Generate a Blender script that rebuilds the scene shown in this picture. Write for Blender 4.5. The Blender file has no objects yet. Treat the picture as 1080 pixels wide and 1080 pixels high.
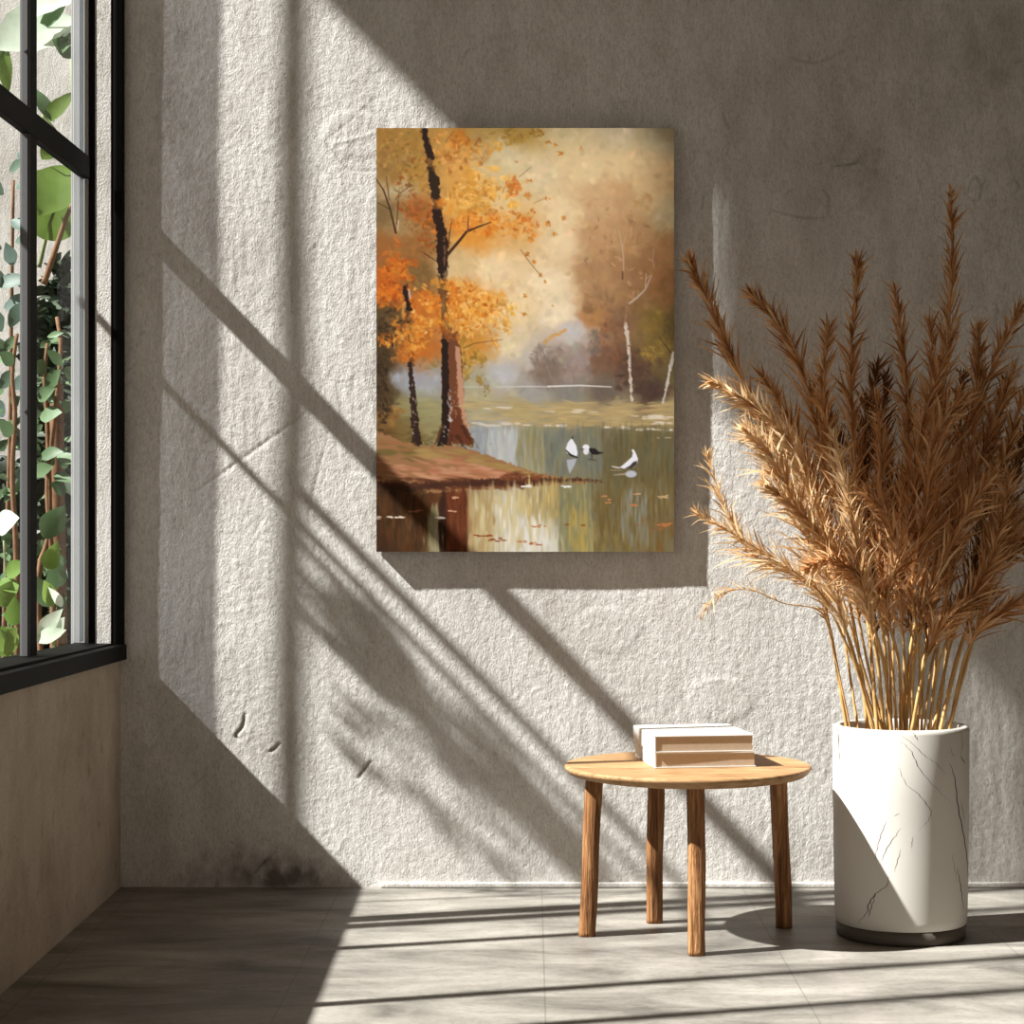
import bpy, bmesh, math, random
import numpy as np
from mathutils import Vector, Matrix

random.seed(7)
rng = np.random.default_rng(11)
C = bpy.context.scene.collection
SC = bpy.context.scene

# ------------------------------------------------------------------ camera frame
F, VX, VY, H = 2200.0, 560.0, 548.0, 1.1        # focal length in px, principal axis in the frame, eye height
BACK = 6.24                                      # distance of the back wall

def W(px, py, d):
    return Vector(((px - VX) / F * d, d, H - (py - VY) / F * d))

cam_d = bpy.data.cameras.new('camera')
cam = bpy.data.objects.new('camera', cam_d)
C.objects.link(cam)
cam.location = (0, 0, H)
cam.rotation_euler = (math.pi / 2, 0, 0)
cam_d.sensor_width = 36
cam_d.lens = F / 1080 * 36
cam_d.shift_x = (540 - VX) / 1080
cam_d.shift_y = (VY - 540) / 1080
cam_d.clip_end = 200
SC.camera = cam

# ------------------------------------------------------------------ small helpers
def lin(c):
    out = []
    for v in c[:3]:
        v = v / 255.0
        out.append(v / 12.92 if v <= 0.04045 else ((v + 0.055) / 1.055) ** 2.4)
    return (out[0], out[1], out[2], 1.0)

def link(name, me, mat=None, parent=None):
    o = bpy.data.objects.new(name, me)
    C.objects.link(o)
    if mat is not None:
        for m in (mat if isinstance(mat, (list, tuple)) else [mat]):
            me.materials.append(m)
    if parent is not None:
        o.parent = parent
    return o

def tag(o, label=None, cat=None, group=None, kind=None):
    if label: o['label'] = label
    if cat: o['category'] = cat
    if group: o['group'] = group
    if kind: o['kind'] = kind
    return o

def thing(name, label, cat, loc=(0, 0, 0), rz=0.0, group=None):
    o = bpy.data.objects.new(name, None)
    o.empty_display_size = 0.1
    C.objects.link(o)
    o.location = loc
    o.rotation_euler = (0, 0, rz)
    return tag(o, label, cat, group)

class MB:
    def __init__(s):
        s.v, s.f, s.mi = [], [], []
    def add(s, vs, fs, m=0):
        b = len(s.v)
        s.v += [tuple(v) for v in vs]
        for f in fs:
            s.f.append([b + i for i in f]); s.mi.append(m)
    def box(s, x0, x1, y0, y1, z0, z1, m=0):
        vs = [(x0,y0,z0),(x1,y0,z0),(x1,y1,z0),(x0,y1,z0),(x0,y0,z1),(x1,y0,z1),(x1,y1,z1),(x0,y1,z1)]
        s.add(vs, [(0,3,2,1),(4,5,6,7),(0,1,5,4),(1,2,6,5),(2,3,7,6),(3,0,4,7)], m)
    def prism(s, poly, axis, a, b, m=0):
        """poly: list of 2-D points, extruded along axis from a to b"""
        def mk(p, t):
            return {'x': (t, p[0], p[1]), 'y': (p[0], t, p[1]), 'z': (p[0], p[1], t)}[axis]
        n = len(poly)
        vs = [mk(p, a) for p in poly] + [mk(p, b) for p in poly]
        fs = [tuple(range(n)), tuple(range(2*n-1, n-1, -1))]
        fs += [(i, i + n, (i+1) % n + n, (i+1) % n) for i in range(n)]
        s.add(vs, fs, m)
    def tube(s, pts, rads, n=8, cap=True, m=0):
        pts = [Vector(p) for p in pts]
        rings = []
        ref = Vector((0.13, 0.9, 0.37)).normalized()
        for i, p in enumerate(pts):
            t = (pts[min(i+1, len(pts)-1)] - pts[max(i-1, 0)])
            if t.length < 1e-9: t = Vector((0, 0, 1))
            t.normalize()
            u = t.cross(ref)
            if u.length < 1e-3: u = t.cross(Vector((1, 0, 0)))
            u.normalize(); w = t.cross(u)
            r = rads[i] if hasattr(rads, '__len__') else rads
            rings.append([p + u*math.cos(2*math.pi*k/n)*r + w*math.sin(2*math.pi*k/n)*r for k in range(n)])
        vs = [q for ring in rings for q in ring]
        fs = []
        for i in range(len(rings)-1):
            for k in range(n):
                fs.append((i*n+k, i*n+(k+1) % n, (i+1)*n+(k+1) % n, (i+1)*n+k))
        if cap:
            fs.append(tuple(range(n-1, -1, -1)))
            b = (len(rings)-1)*n
            fs.append(tuple(b+k for k in range(n)))
        s.add(vs, fs, m)
    def lathe(s, prof, n=64, c=(0, 0, 0), m=0, close=False):
        vs, fs = [], []
        for (r, z) in prof:
            for k in range(n):
                a = 2*math.pi*k/n
                vs.append((c[0]+r*math.cos(a), c[1]+r*math.sin(a), c[2]+z))
        for i in range(len(prof)-1):
            for k in range(n):
                fs.append((i*n+k, i*n+(k+1) % n, (i+1)*n+(k+1) % n, (i+1)*n+k))
        fs.append(tuple(range(n-1, -1, -1)))
        b = (len(prof)-1)*n
        fs.append(tuple(b+k for k in range(n)))
        s.add(vs, fs, m)
    def build(s, name, mat=None, parent=None, smooth=False, recalc=True):
        me = bpy.data.meshes.new(name)
        me.from_pydata(s.v, [], s.f)
        if recalc:
            bm = bmesh.new(); bm.from_mesh(me)
            bmesh.ops.recalc_face_normals(bm, faces=bm.faces)
            bm.to_mesh(me); bm.free()
        o = link(name, me, mat, parent)
        if any(s.mi):
            me.polygons.foreach_set('material_index', s.mi)
        if smooth:
            me.polygons.foreach_set('use_smooth', [True]*len(me.polygons))
        return o

def bevel(o, w, seg=2, ang=0.6):
    m = o.modifiers.new('bevel', 'BEVEL')
    m.width = w; m.segments = seg; m.limit_method = 'ANGLE'; m.angle_limit = ang
    return o

# ------------------------------------------------------------------ materials
def new_mat(name):
    m = bpy.data.materials.new(name)
    m.use_nodes = True
    nt = m.node_tree
    return m, nt, nt.nodes['Principled BSDF'], nt.nodes['Material Output']

def nd(nt, typ, **kw):
    n = nt.nodes.new(typ)
    for k, v in kw.items():
        if k.startswith('i_'):
            n.inputs[k[2:].replace('_', ' ')].default_value = v
        else:
            setattr(n, k, v)
    return n

def ramp(nt, src, stops, interp='LINEAR'):
    r = nt.nodes.new('ShaderNodeValToRGB')
    r.color_ramp.interpolation = interp
    e = r.color_ramp.elements
    while len(e) < len(stops): e.new(0.5)
    for el, (p, c) in zip(e, stops):
        el.position = p
        el.color = c if len(c) == 4 else (*c, 1)
    nt.links.new(src, r.inputs[0])
    return r.outputs[0]

def mixc(nt, fac, a, b, typ='MIX'):
    n = nt.nodes.new('ShaderNodeMix')
    n.data_type = 'RGBA'; n.blend_type = typ
    L = nt.links
    for val, idx in ((fac, 0), (a, 6), (b, 7)):
        if isinstance(val, (int, float)): n.inputs[idx].default_value = val
        elif isinstance(val, tuple): n.inputs[idx].default_value = val
        else: L.new(val, n.inputs[idx])
    return n.outputs[2]

def noise(nt, vec, scale, detail=4, rough=0.55, dist=0.0):
    n = nt.nodes.new('ShaderNodeTexNoise')
    n.inputs['Scale'].default_value = scale
    n.inputs['Detail'].default_value = detail
    n.inputs['Roughness'].default_value = rough
    n.inputs['Distortion'].default_value = dist
    nt.links.new(vec, n.inputs['Vector'])
    return n.outputs['Fac']

def coords(nt, scale=(1, 1, 1), rot=(0, 0, 0)):
    t = nt.nodes.new('ShaderNodeTexCoord')
    mp = nt.nodes.new('ShaderNodeMapping')
    mp.inputs['Scale'].default_value = scale
    mp.inputs['Rotation'].default_value = rot
    nt.links.new(t.outputs['Object'], mp.inputs['Vector'])
    return mp.outputs[0]

def bump(nt, height, strength, dist, normal=None):
    b = nt.nodes.new('ShaderNodeBump')
    b.inputs['Strength'].default_value = strength
    b.inputs['Distance'].default_value = dist
    nt.links.new(height, b.inputs['Height'])
    if normal is not None: nt.links.new(normal, b.inputs['Normal'])
    return b.outputs[0]

def plain(name, rgb, rough=0.6, spec=0.3, metal=0.0, var=0.0, scale=20, bmp=0.0, bscale=120):
    m, nt, P, out = new_mat(name)
    col = lin(rgb)
    if var > 0:
        n = noise(nt, coords(nt), scale, 5)
        a = tuple(min(1, c*(1-var)) for c in col[:3]) + (1,)
        b = tuple(min(1, c*(1+var)) for c in col[:3]) + (1,)
        nt.links.new(ramp(nt, n, [(0.3, a), (0.7, b)]), P.inputs['Base Color'])
    else:
        P.inputs['Base Color'].default_value = col
    P.inputs['Roughness'].default_value = rough
    P.inputs['Specular IOR Level'].default_value = spec
    P.inputs['Metallic'].default_value = metal
    if bmp > 0:
        nt.links.new(bump(nt, noise(nt, coords(nt), bscale, 4), bmp, 0.004), P.inputs['Normal'])
    return m

def plaster(name, light, dark, attr=False, bstr=0.35):
    m, nt, P, out = new_mat(name)
    v = coords(nt)
    big = noise(nt, v, 1.7, 5, 0.6, 0.4)
    mid = noise(nt, coords(nt, (9, 9, 3.5) if attr else (7, 7, 6)), 1.0, 6, 0.65)
    col = ramp(nt, big, [(0.3, dark), (0.62, light)])
    midc = ramp(nt, mid, [(0.34, (0.66, 0.63, 0.59)), (0.56, (1, 1, 1))])
    spk = noise(nt, coords(nt, (1, 1, 0.45)), 210, 4, 0.75)
    col = mixc(nt, 0.6, col, ramp(nt, spk, [(0.36, (0.62, 0.59, 0.55)), (0.50, (1, 1, 1))]), 'MULTIPLY')
    strk = noise(nt, coords(nt, (1, 1, 0.25)), 150, 4, 0.65, 0.8)
    col = mixc(nt, 0.42 if attr else 0.12, col, ramp(nt, strk, [(0.34, (0.66, 0.63, 0.60)), (0.56, (1.06, 1.06, 1.06))]), 'MULTIPLY')
    col = mixc(nt, 0.45, col, midc, 'MULTIPLY')
    if not attr:
        spot = noise(nt, coords(nt, (1, 1, 0.55)), 13, 5, 0.68)
        col = mixc(nt, 0.7, col, ramp(nt, spot, [(0.30, (0.55, 0.50, 0.45)), (0.40, (1, 1, 1))]), 'MULTIPLY')
    if attr:
        a = nt.nodes.new('ShaderNodeAttribute'); a.attribute_name = 'stain'
        col = mixc(nt, a.outputs['Fac'], col, lin((72, 66, 58)))
    nt.links.new(col, P.inputs['Base Color'])
    P.inputs['Roughness'].default_value = 0.92
    P.inputs['Specular IOR Level'].default_value = 0.12
    fine = noise(nt, coords(nt, (1, 1, 0.7)), 190, 5, 0.62)
    meso = noise(nt, coords(nt, (1, 1, 0.35)), 42, 4, 0.6, 0.6)
    n1 = bump(nt, meso, bstr*0.7, 0.006)
    n2 = bump(nt, fine, min(1, bstr*2), 0.003, n1)
    nt.links.new(n2, P.inputs['Normal'])
    return m

M = {}
M['wall'] = plaster('rough_plaster', lin((220, 217, 213)), lin((202, 198, 193)), True, 0.35)
M['side_wall'] = plaster('brown_grey_plaster', lin((206, 194, 178)), lin((176, 163, 148)), False, 0.6)
M['garden_wall'] = plaster('garden_render', lin((205, 203, 198)), lin((185, 182, 176)), False, 0.7)
M['dark_metal'] = plain('black_window_metal', (9, 8, 7), 0.6, 0.08)
M['grey_metal'] = plain('grey_window_metal', (150, 150, 150), 0.5, 0.4, var=0.06, scale=6)
M['mull_metal'] = plain('dark_grey_window_metal', (92, 92, 93), 0.5, 0.4, var=0.06, scale=6)
M['soil'] = plain('garden_soil', (80, 66, 52), 0.95, 0.1, var=0.3)

def floor_mat():
    m, nt, P, out = new_mat('polished_concrete')
    v = coords(nt)
    smear = noise(nt, coords(nt, (1.5, 3.6, 1)), 1.6, 7, 0.66, 0.5)
    cloud = noise(nt, v, 2.3, 6, 0.6, 0.3)
    c1 = ramp(nt, smear, [(0.30, lin((84, 80, 74))), (0.54, lin((138, 133, 126))), (0.72, lin((164, 158, 150)))])
    c2 = ramp(nt, cloud, [(0.35, (0.74, 0.73, 0.72)), (0.65, (1.06, 1.05, 1.03))])
    col = mixc(nt, 0.8, c1, c2, 'MULTIPLY')
    speck = noise(nt, v, 60, 3, 0.7)
    col = mixc(nt, 0.7, col, ramp(nt, speck, [(0.32, (0.75, 0.74, 0.72)), (0.5, (1, 1, 1))]), 'MULTIPLY')
    # slab joints every 0.6 m
    sp = nt.nodes.new('ShaderNodeSeparateXYZ'); nt.links.new(v, sp.inputs[0])
    def joint(sock, off, per, w):
        a = nd(nt, 'ShaderNodeMath', operation='ADD'); a.inputs[1].default_value = off + 60*per; nt.links.new(sock, a.inputs[0])
        b = nd(nt, 'ShaderNodeMath', operation='MODULO'); b.inputs[1].default_value = per; nt.links.new(a.outputs[0], b.inputs[0])
        c = nd(nt, 'ShaderNodeMath', operation='LESS_THAN'); c.inputs[1].default_value = w; nt.links.new(b.outputs[0], c.inputs[0])
        return c.outputs[0]
    jx = joint(sp.outputs[0], -0.03, 0.6, 0.004)
    col = mixc(nt, jx, col, mixc(nt, 0.35, col, lin((60, 54, 48))))
    nt.links.new(col, P.inputs['Base Color'])
    nt.links.new(ramp(nt, cloud, [(0.3, (0.42, 0.42, 0.42)), (0.7, (0.62, 0.62, 0.62))]), P.inputs['Roughness'])
    P.inputs['Specular IOR Level'].default_value = 0.2
    h = noise(nt, coords(nt, (1, 2.2, 1)), 22, 5, 0.6)
    nt.links.new(bump(nt, h, 0.25, 0.004), P.inputs['Normal'])
    return m
M['floor'] = floor_mat()

def wood_mat(name, c0, c1, c2, sc, bstr=0.3, ring=1.0):
    m, nt, P, out = new_mat(name)
    v = coords(nt, sc)
    n = noise(nt, v, 1.0, 6, 0.62, 1.2)
    n2 = noise(nt, coords(nt, tuple(3.2*s for s in sc)), 1.0, 4, 0.6, 0.4)
    col = ramp(nt, n, [(0.30, c0), (0.48, c1), (0.66, c2)])
    col = mixc(nt, 0.5, col, ramp(nt, n2, [(0.34, (0.55, 0.48, 0.42)), (0.52, (1, 1, 1))]), 'MULTIPLY')
    nt.links.new(col, P.inputs['Base Color'])
    P.inputs['Roughness'].default_value = 0.62
    P.inputs['Specular IOR Level'].default_value = 0.25
    nt.links.new(bump(nt, n2, bstr, 0.006), P.inputs['Normal'])
    return m
M['top_wood'] = wood_mat('pale_oak', lin((128, 92, 58)), lin((158, 122, 84)), lin((176, 142, 102)), (5, 30, 30), 0.15)
M['leg_wood'] = wood_mat('rough_oak', lin((70, 42, 24)), lin((132, 88, 52)), lin((176, 132, 88)), (60, 60, 4.0), 1.0)

M['vase'] = plain('white_ceramic', (194, 189, 181), 0.55, 0.35, var=0.03, scale=4)
M['crack'] = plain('dark_hairline', (70, 58, 46), 0.9, 0.1)
M['plinth'] = plain('dark_plinth', (78, 72, 64), 0.6, 0.3, var=0.1, scale=9)
M['paper'] = plain('book_pages', (188, 170, 150), 0.9, 0.1, var=0.05, scale=90)
M['cover'] = plain('white_book_cover', (214, 210, 204), 0.6, 0.3)
M['canvas_side'] = plain('canvas_edge', (62, 42, 26), 0.85, 0.15)
M['bamboo'] = plain('bamboo', (120, 104, 70), 0.6, 0.3, var=0.1)
M['sail'] = plain('added_sail_cloth', (190, 184, 174), 0.9, 0.1)

def leafy(name, stops, trans=0.35, rough=0.5, spec=0.3):
    m, nt, P, out = new_mat(name)
    g = nt.nodes.new('ShaderNodeNewGeometry')
    col = ramp(nt, g.outputs['Random Per Island'], stops)
    vein = noise(nt, coords(nt), 35, 3)
    col = mixc(nt, 0.35, col, ramp(nt, vein, [(0.35, (0.7, 0.72, 0.68)), (0.6, (1.0, 1.0, 1.0))]), 'MULTIPLY')
    nt.links.new(col, P.inputs['Base Color'])
    P.inputs['Roughness'].default_value = rough
    P.inputs['Specular IOR Level'].default_value = spec
    t = nt.nodes.new('ShaderNodeBsdfTranslucent'); nt.links.new(col, t.inputs[0])
    mx = nt.nodes.new('ShaderNodeMixShader'); mx.inputs[0].default_value = trans
    nt.links.new(P.outputs[0], mx.inputs[1]); nt.links.new(t.outputs[0], mx.inputs[2])
    nt.links.new(mx.outputs[0], out.inputs['Surface'])
    return m
M['green'] = leafy('bright_green_leaf', [(0, lin((92, 120, 52))), (1, lin((122, 146, 74)))])
M['pale'] = leafy('pale_leaf', [(0, lin((186, 204, 180))), (1, lin((214, 222, 208)))], 0.45)
M['blue'] = leafy('blue_green_leaf', [(0, lin((104, 122, 116))), (1, lin((78, 98, 80)))])
M['mid'] = leafy('mid_green_leaf', [(0, lin((62, 84, 54))), (1, lin((100, 124, 88)))], 0.25)
M['deep'] = leafy('dark_green_leaf', [(0, lin((24, 34, 22))), (1, lin((52, 66, 44)))], 0.15)
M['bark'] = plain('brown_bark', (112, 84, 62), 0.85, 0.15, var=0.25, scale=40)
M['stem_green'] = plain('green_stalk', (108, 118, 80), 0.6, 0.3, var=0.15)
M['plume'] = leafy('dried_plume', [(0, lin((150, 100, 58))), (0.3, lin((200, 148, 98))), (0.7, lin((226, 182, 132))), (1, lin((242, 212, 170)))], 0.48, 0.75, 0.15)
M['plume_shade'] = leafy('shade_toned_plume', [(0, lin((92, 58, 34))), (0.5, lin((138, 94, 58))), (1, lin((178, 132, 88)))], 0.35, 0.75, 0.15)  # browner copy with the bunch's deep shade put into its colour
M['plume_pale_lit'] = leafy('pale_and_sunlit_plume', [(0, lin((204, 160, 110))), (0.5, lin((228, 194, 148))), (1, lin((246, 224, 188)))], 0.48, 0.75, 0.15)  # pale plumes, and sunlight put into the colour of front ones
M['stalk'] = plain('dried_stalk', (190, 150, 94), 0.6, 0.25, var=0.22, scale=25)

def glass_mat():
    m, nt, P, out = new_mat('window_glass')
    nt.nodes.remove(P)
    t = nt.nodes.new('ShaderNodeBsdfTransparent'); t.inputs[0].default_value = (0.965, 0.975, 0.97, 1)
    g = nt.nodes.new('ShaderNodeBsdfGlossy'); g.inputs['Roughness'].default_value = 0.02
    mx = nt.nodes.new('ShaderNodeMixShader'); mx.inputs[0].default_value = 0.035
    nt.links.new(t.outputs[0], mx.inputs[1]); nt.links.new(g.outputs[0], mx.inputs[2])
    nt.links.new(mx.outputs[0], out.inputs['Surface'])
    return m
M['glass'] = glass_mat()
def edge_dimmer_mat():
    m, nt, P, out = new_mat('added_dimming_strip')
    t = nt.nodes.new('ShaderNodeBsdfTransparent'); t.inputs[0].default_value = (0.88, 0.91, 0.95, 1)
    P.inputs['Base Color'].default_value = lin((190, 194, 196)); P.inputs['Roughness'].default_value = 0.8
    mx = nt.nodes.new('ShaderNodeMixShader'); mx.inputs[0].default_value = 0.55
    nt.links.new(t.outputs[0], mx.inputs[1]); nt.links.new(P.outputs[0], mx.inputs[2])
    nt.links.new(mx.outputs[0], out.inputs['Surface'])
    return m
M['edge_dimmer'] = edge_dimmer_mat()

# ------------------------------------------------------------------ raster helpers (used for the plaster relief and the painting)
def fnoise(h, w, sx, sy, seed):
    r = np.random.default_rng(seed).standard_normal((h, w))
    fx = np.fft.fftfreq(w)[None, :]; fy = np.fft.fftfreq(h)[:, None]
    g = np.exp(-2*(math.pi**2)*((fx*sx)**2 + (fy*sy)**2))
    o = np.fft.ifft2(np.fft.fft2(r)*g).real
    return (o - o.mean())/o.std()

class Raster:
    def __init__(s, x0, x1, y0, y1, step, ch):
        s.x0, s.y0, s.st = x0, y0, step
        s.w = int(round((x1-x0)/step)) + 1; s.h = int(round((y1-y0)/step)) + 1
        s.a = np.zeros((s.h, s.w, ch), np.float32)
        s.X = x0 + np.arange(s.w)*step; s.Y = y0 + np.arange(s.h)*step
    def win(s, xa, xb, ya, yb):
        i0 = max(0, int((xa-s.x0)/s.st)); i1 = min(s.w, int((xb-s.x0)/s.st)+2)
        j0 = max(0, int((ya-s.y0)/s.st)); j1 = min(s.h, int((yb-s.y0)/s.st)+2)
        if i0 >= i1 or j0 >= j1: return None
        return slice(j0, j1), slice(i0, i1), s.X[None, i0:i1], s.Y[j0:j1, None]
    def blend(s, jj, ii, al, col, mode='mix'):
        if mode == 'mix':
            s.a[jj, ii] += (np.asarray(col, np.float32) - s.a[jj, ii])*al[..., None]
        else:
            s.a[jj, ii] += np.asarray(col, np.float32)*al[..., None]
    def dab(s, x, y, rx, ry, ang, col, al=1.0, soft=0.35, mode='mix'):
        R = max(rx, ry)*1.3 + 1
        w = s.win(x-R, x+R, y-R, y+R)
        if w is None: return
        jj, ii, X, Y = w
        c, sn = math.cos(ang), math.sin(ang)
        u = ((X-x)*c + (Y-y)*sn)/rx; v = (-(X-x)*sn + (Y-y)*c)/ry
        d = np.sqrt(u*u + v*v)
        k = np.clip((1+soft*0.5-d)/max(soft, 1e-3), 0, 1)
        s.blend(jj, ii, al*k, col, mode)
    def line(s, pts, wd, col, al=1.0, soft=0.8, mode='mix', rag=0.0):
        pts = np.array(pts, float)
        n = len(pts)
        wd = np.interp(np.linspace(0, 1, n), np.linspace(0, 1, len(wd)), wd) if hasattr(wd, '__len__') else np.full(n, wd)
        m = float(wd.max()) + soft + 2
        w = s.win(pts[:, 0].min()-m, pts[:, 0].max()+m, pts[:, 1].min()-m, pts[:, 1].max()+m)
        if w is None: return
        jj, ii, X, Y = w
        best = np.full((Y.shape[0], X.shape[1]), 1e9)
        for i in range(n-1):
            p, q = pts[i], pts[i+1]
            d = q-p; L2 = max((d*d).sum(), 1e-9)
            t = np.clip(((X-p[0])*d[0] + (Y-p[1])*d[1])/L2, 0, 1)
            dist = np.hypot(X-(p[0]+t*d[0]), Y-(p[1]+t*d[1])) - 0.5*(wd[i]+(wd[i+1]-wd[i])*t)
            best = np.minimum(best, dist)
        if rag > 0:
            best = best + rag*fnoise(best.shape[0], best.shape[1], 1.2, 1.2, int(abs(pts[0, 0]*7+pts[0, 1]*3)))
        s.blend(jj, ii, al*np.clip(0.5-best/soft, 0, 1), col, mode)
    def poly(s, pts, col, al=1.0, soft=1.2, rag=0.0, colf=None):
        pts = np.array(pts, float)
        w = s.win(pts[:, 0].min()-3, pts[:, 0].max()+3, pts[:, 1].min()-3, pts[:, 1].max()+3)
        if w is None: return
        jj, ii, X, Y = w
        XX, YY = np.broadcast_arrays(X, Y)
        ins = np.zeros(XX.shape, bool); best = np.full(XX.shape, 1e9)
        n = len(pts)
        for i in range(n):
            p, q = pts[i], pts[(i+1) % n]
            cond = ((p[1] > YY) != (q[1] > YY))
            xi = (q[0]-p[0])*(YY-p[1])/((q[1]-p[1]) if abs(q[1]-p[1]) > 1e-9 else 1e-9) + p[0]
            ins ^= cond & (XX < xi)
            d = q-p; L2 = max((d*d).sum(), 1e-9)
            t = np.clip(((XX-p[0])*d[0] + (YY-p[1])*d[1])/L2, 0, 1)
            best = np.minimum(best, np.hypot(XX-(p[0]+t*d[0]), YY-(p[1]+t*d[1])))
        sd = np.where(ins, -best, best)
        if rag > 0: sd = sd + rag*fnoise(sd.shape[0], sd.shape[1], 1.5, 1.5, 5)
        s.blend(jj, ii, al*np.clip(0.5-sd/soft, 0, 1), col)

def curve(pts, n):
    """Catmull-Rom through 2-D or 3-D points"""
    P = [np.array(p, float) for p in pts]
    P = [2*P[0]-P[1]] + P + [2*P[-1]-P[-2]]
    out = []
    seg = len(P)-3
    for k in range(n+1):
        t = k/n*seg
        i = min(int(t), seg-1); u = t-i
        a, b, c, d = P[i], P[i+1], P[i+2], P[i+3]
        out.append(0.5*((2*b)+(-a+c)*u+(2*a-5*b+4*c-d)*u*u+(-a+3*b-3*c+d)*u**3))
    return out

# ------------------------------------------------------------------ setting: floor, walls, ceiling
LX = -1.228                                       # room face of the left wall
OX = -1.36                                        # outer face of the left wall
mb = MB(); mb.box(OX, 2.9, -1.5, BACK+0.2, -0.15, 0.0)
tag(mb.build('floor', M['floor']), 'grey polished concrete floor of the room', None, None, 'structure')
mb = MB(); mb.box(OX, 2.9, -1.5, BACK+0.2, 4.4, 4.55)
tag(mb.build('ceiling', M['side_wall']), 'plaster ceiling above the room', None, None, 'structure')
mb = MB(); mb.box(2.8, 2.95, -1.5, BACK+0.2, 0.0, 4.4)
tag(mb.build('wall_right', M['side_wall']), 'plaster right wall of the room', None, None, 'structure')

# back wall: real plaster relief on a fine grid
R = Raster(96, 1112, -46, 936, 1.65, 2)           # channel 0 relief in metres, channel 1 stain
h, w = R.h, R.w
mask = np.clip(0.5+0.45*fnoise(h, w, 45, 60, 1), 0.12, 1.5)
rel = 0.0016*fnoise(h, w, 40, 55, 2)
rel += mask*0.00034*fnoise(h, w, 1.3, 7.0, 3)
rel += 0.00026*fnoise(h, w, 0.75, 0.9, 4)
rid = fnoise(h, w, 3.5, 7.0, 6)
rel += 0.0006*np.clip(mask-0.35, 0, 1)*np.exp(-(rid*4.0)**2)      # raised trowel ridges
R.a[..., 0] = rel
for k in range(620):                              # scratches and trowel tears
    x, y = rng.uniform(120, 1090), rng.uniform(-20, 925)
    L = rng.uniform(3, 10) if k % 3 else rng.uniform(8, 30); a = rng.normal(math.pi/2+0.45, 0.5)
    b = rng.uniform(-0.5, 0.5)
    p = [(x, y), (x+L*0.5*math.cos(a+b), y+L*0.5*math.sin(a+b)), (x+L*math.cos(a), y+L*math.sin(a))]
    R.line(curve(p, 6), [0.6, 2.2, 0.5], (rng.choice([-1, 1])*rng.uniform(0.0004, 0.0013), rng.choice([0, 0, 0.1, 0.3])), 1, 1.5, 'add')
for p, dp, st in [                                # marks that can be picked out on the wall
    ([(259, 752), (256, 766), (249, 776), (254, 780)], -0.004, 0.45),
    ([(296, 784), (288, 791), (283, 793)], -0.004, 0.5),
    ([(391, 803), (384, 812), (378, 821)], -0.004, 0.55),
    ([(205, 520), (240, 495), (275, 470), (310, 445), (325, 432)], -0.0018, 0.12),
    ([(325, 545), (335, 500), (345, 462)], -0.0016, 0.15),
    ([(396, 103), (380, 118), (362, 133), (350, 142), (343, 150), (352, 160), (366, 178), (396, 180)], -0.0010, 0.3),
    ([(396, 140), (375, 146), (352, 152)], 0.0012, 0.1),
    ([(815, 222), (845, 229), (871, 230)], -0.0016, 0.3),
    ([(868, 200), (874, 208), (873, 228)], -0.0015, 0.3),
    ([(762, 118), (765, 128), (770, 136)], -0.0014, 0.3),
    ([(877, 176), (902, 172), (905, 166)], -0.0014, 0.45),
    ([(1020, 205), (1024, 192), (1030, 186), (1036, 200), (1030, 212), (1022, 208)], -0.002, 0.3),
    ([(1062, 195), (1070, 190), (1075, 198), (1066, 206)], -0.0016, 0.3),
    ([(830, 60), (860, 66), (893, 52)], -0.001, 0.25),
    ([(440, 600), (446, 590), (452, 598)], -0.0015, 0.1),
    ([(292, 898), (280, 908), (268, 922)], -0.0015, 0.35)]:
    R.line(curve(p, 14), [1.5, 3.2, 1.2], (dp, st), 1, 1.8, 'add')
for p in ([(730, 732), (760, 715), (790, 742), (760, 760)], [(590, 660), (640, 640), (690, 668), (640, 690)], [(345, 112), (396, 108), (396, 178), (362, 170)]):
    c = np.mean(p, 0); R.dab(c[0], c[1], 34, 24, 0.1, (0.0016, 0.0), 1, 0.25, 'add')
# grime: foot of the wall in the corner, upper right corner, speckles, drip under the ledge
for k in range(420):
    x = rng.normal(275, 45); y = 936-abs(rng.normal(0, 20))
    R.dab(x, y, rng.uniform(2, 9), rng.uniform(2, 12), rng.normal(0, 0.4), (0, rng.uniform(0.015, 0.085)), 1, 0.8, 'add')
for k in range(260):
    x = rng.normal(1050, 42); y = rng.normal(40, 62)
    R.dab(x, y, rng.uniform(4, 16), rng.uniform(6, 26), rng.normal(0, 0.3), (0, rng.uniform(0.008, 0.038)), 1, 0.9, 'add')
for (cx, cy, sx, sy, n, am) in [(935, 215, 45, 22, 120, 0.05), (900, 165, 26, 14, 60, 0.09), (180, 60, 22, 45, 50, 0.1), (195, 165, 18, 40, 40, 0.1),
                                (330, 660, 14, 60, 90, 0.06), (420, 640, 40, 40, 60, 0.03), (148, 700, 14, 160, 90, 0.05), (820, 110, 60, 50, 70, 0.03),
                                (275, 190, 30, 40, 50, 0.04), (1000, 850, 60, 40, 80, 0.05), (1060, 690, 30, 16, 40, 0.06), (560, 60, 90, 30, 60, 0.025)]:
    for k in range(n):
        R.dab(rng.normal(cx, sx), rng.normal(cy, sy), rng.uniform(1.2, 6), rng.uniform(1.5, 9), rng.normal(0, 0.5), (rng.normal(0, 0.0003), rng.uniform(0.3, 1)*am), 1, 0.8, 'add')
fx = np.clip(np.minimum(np.arange(w), w-1-np.arange(w))/14, 0, 1)[None, :]
fy = np.clip((np.arange(h))/14, 0, 1)[:, None]
relief = np.clip(R.a[..., 0], -0.008, 0.008)*fx*fy
stain = np.clip(R.a[..., 1], 0, 0.8)
gx = (R.X - VX)/F*BACK
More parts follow.
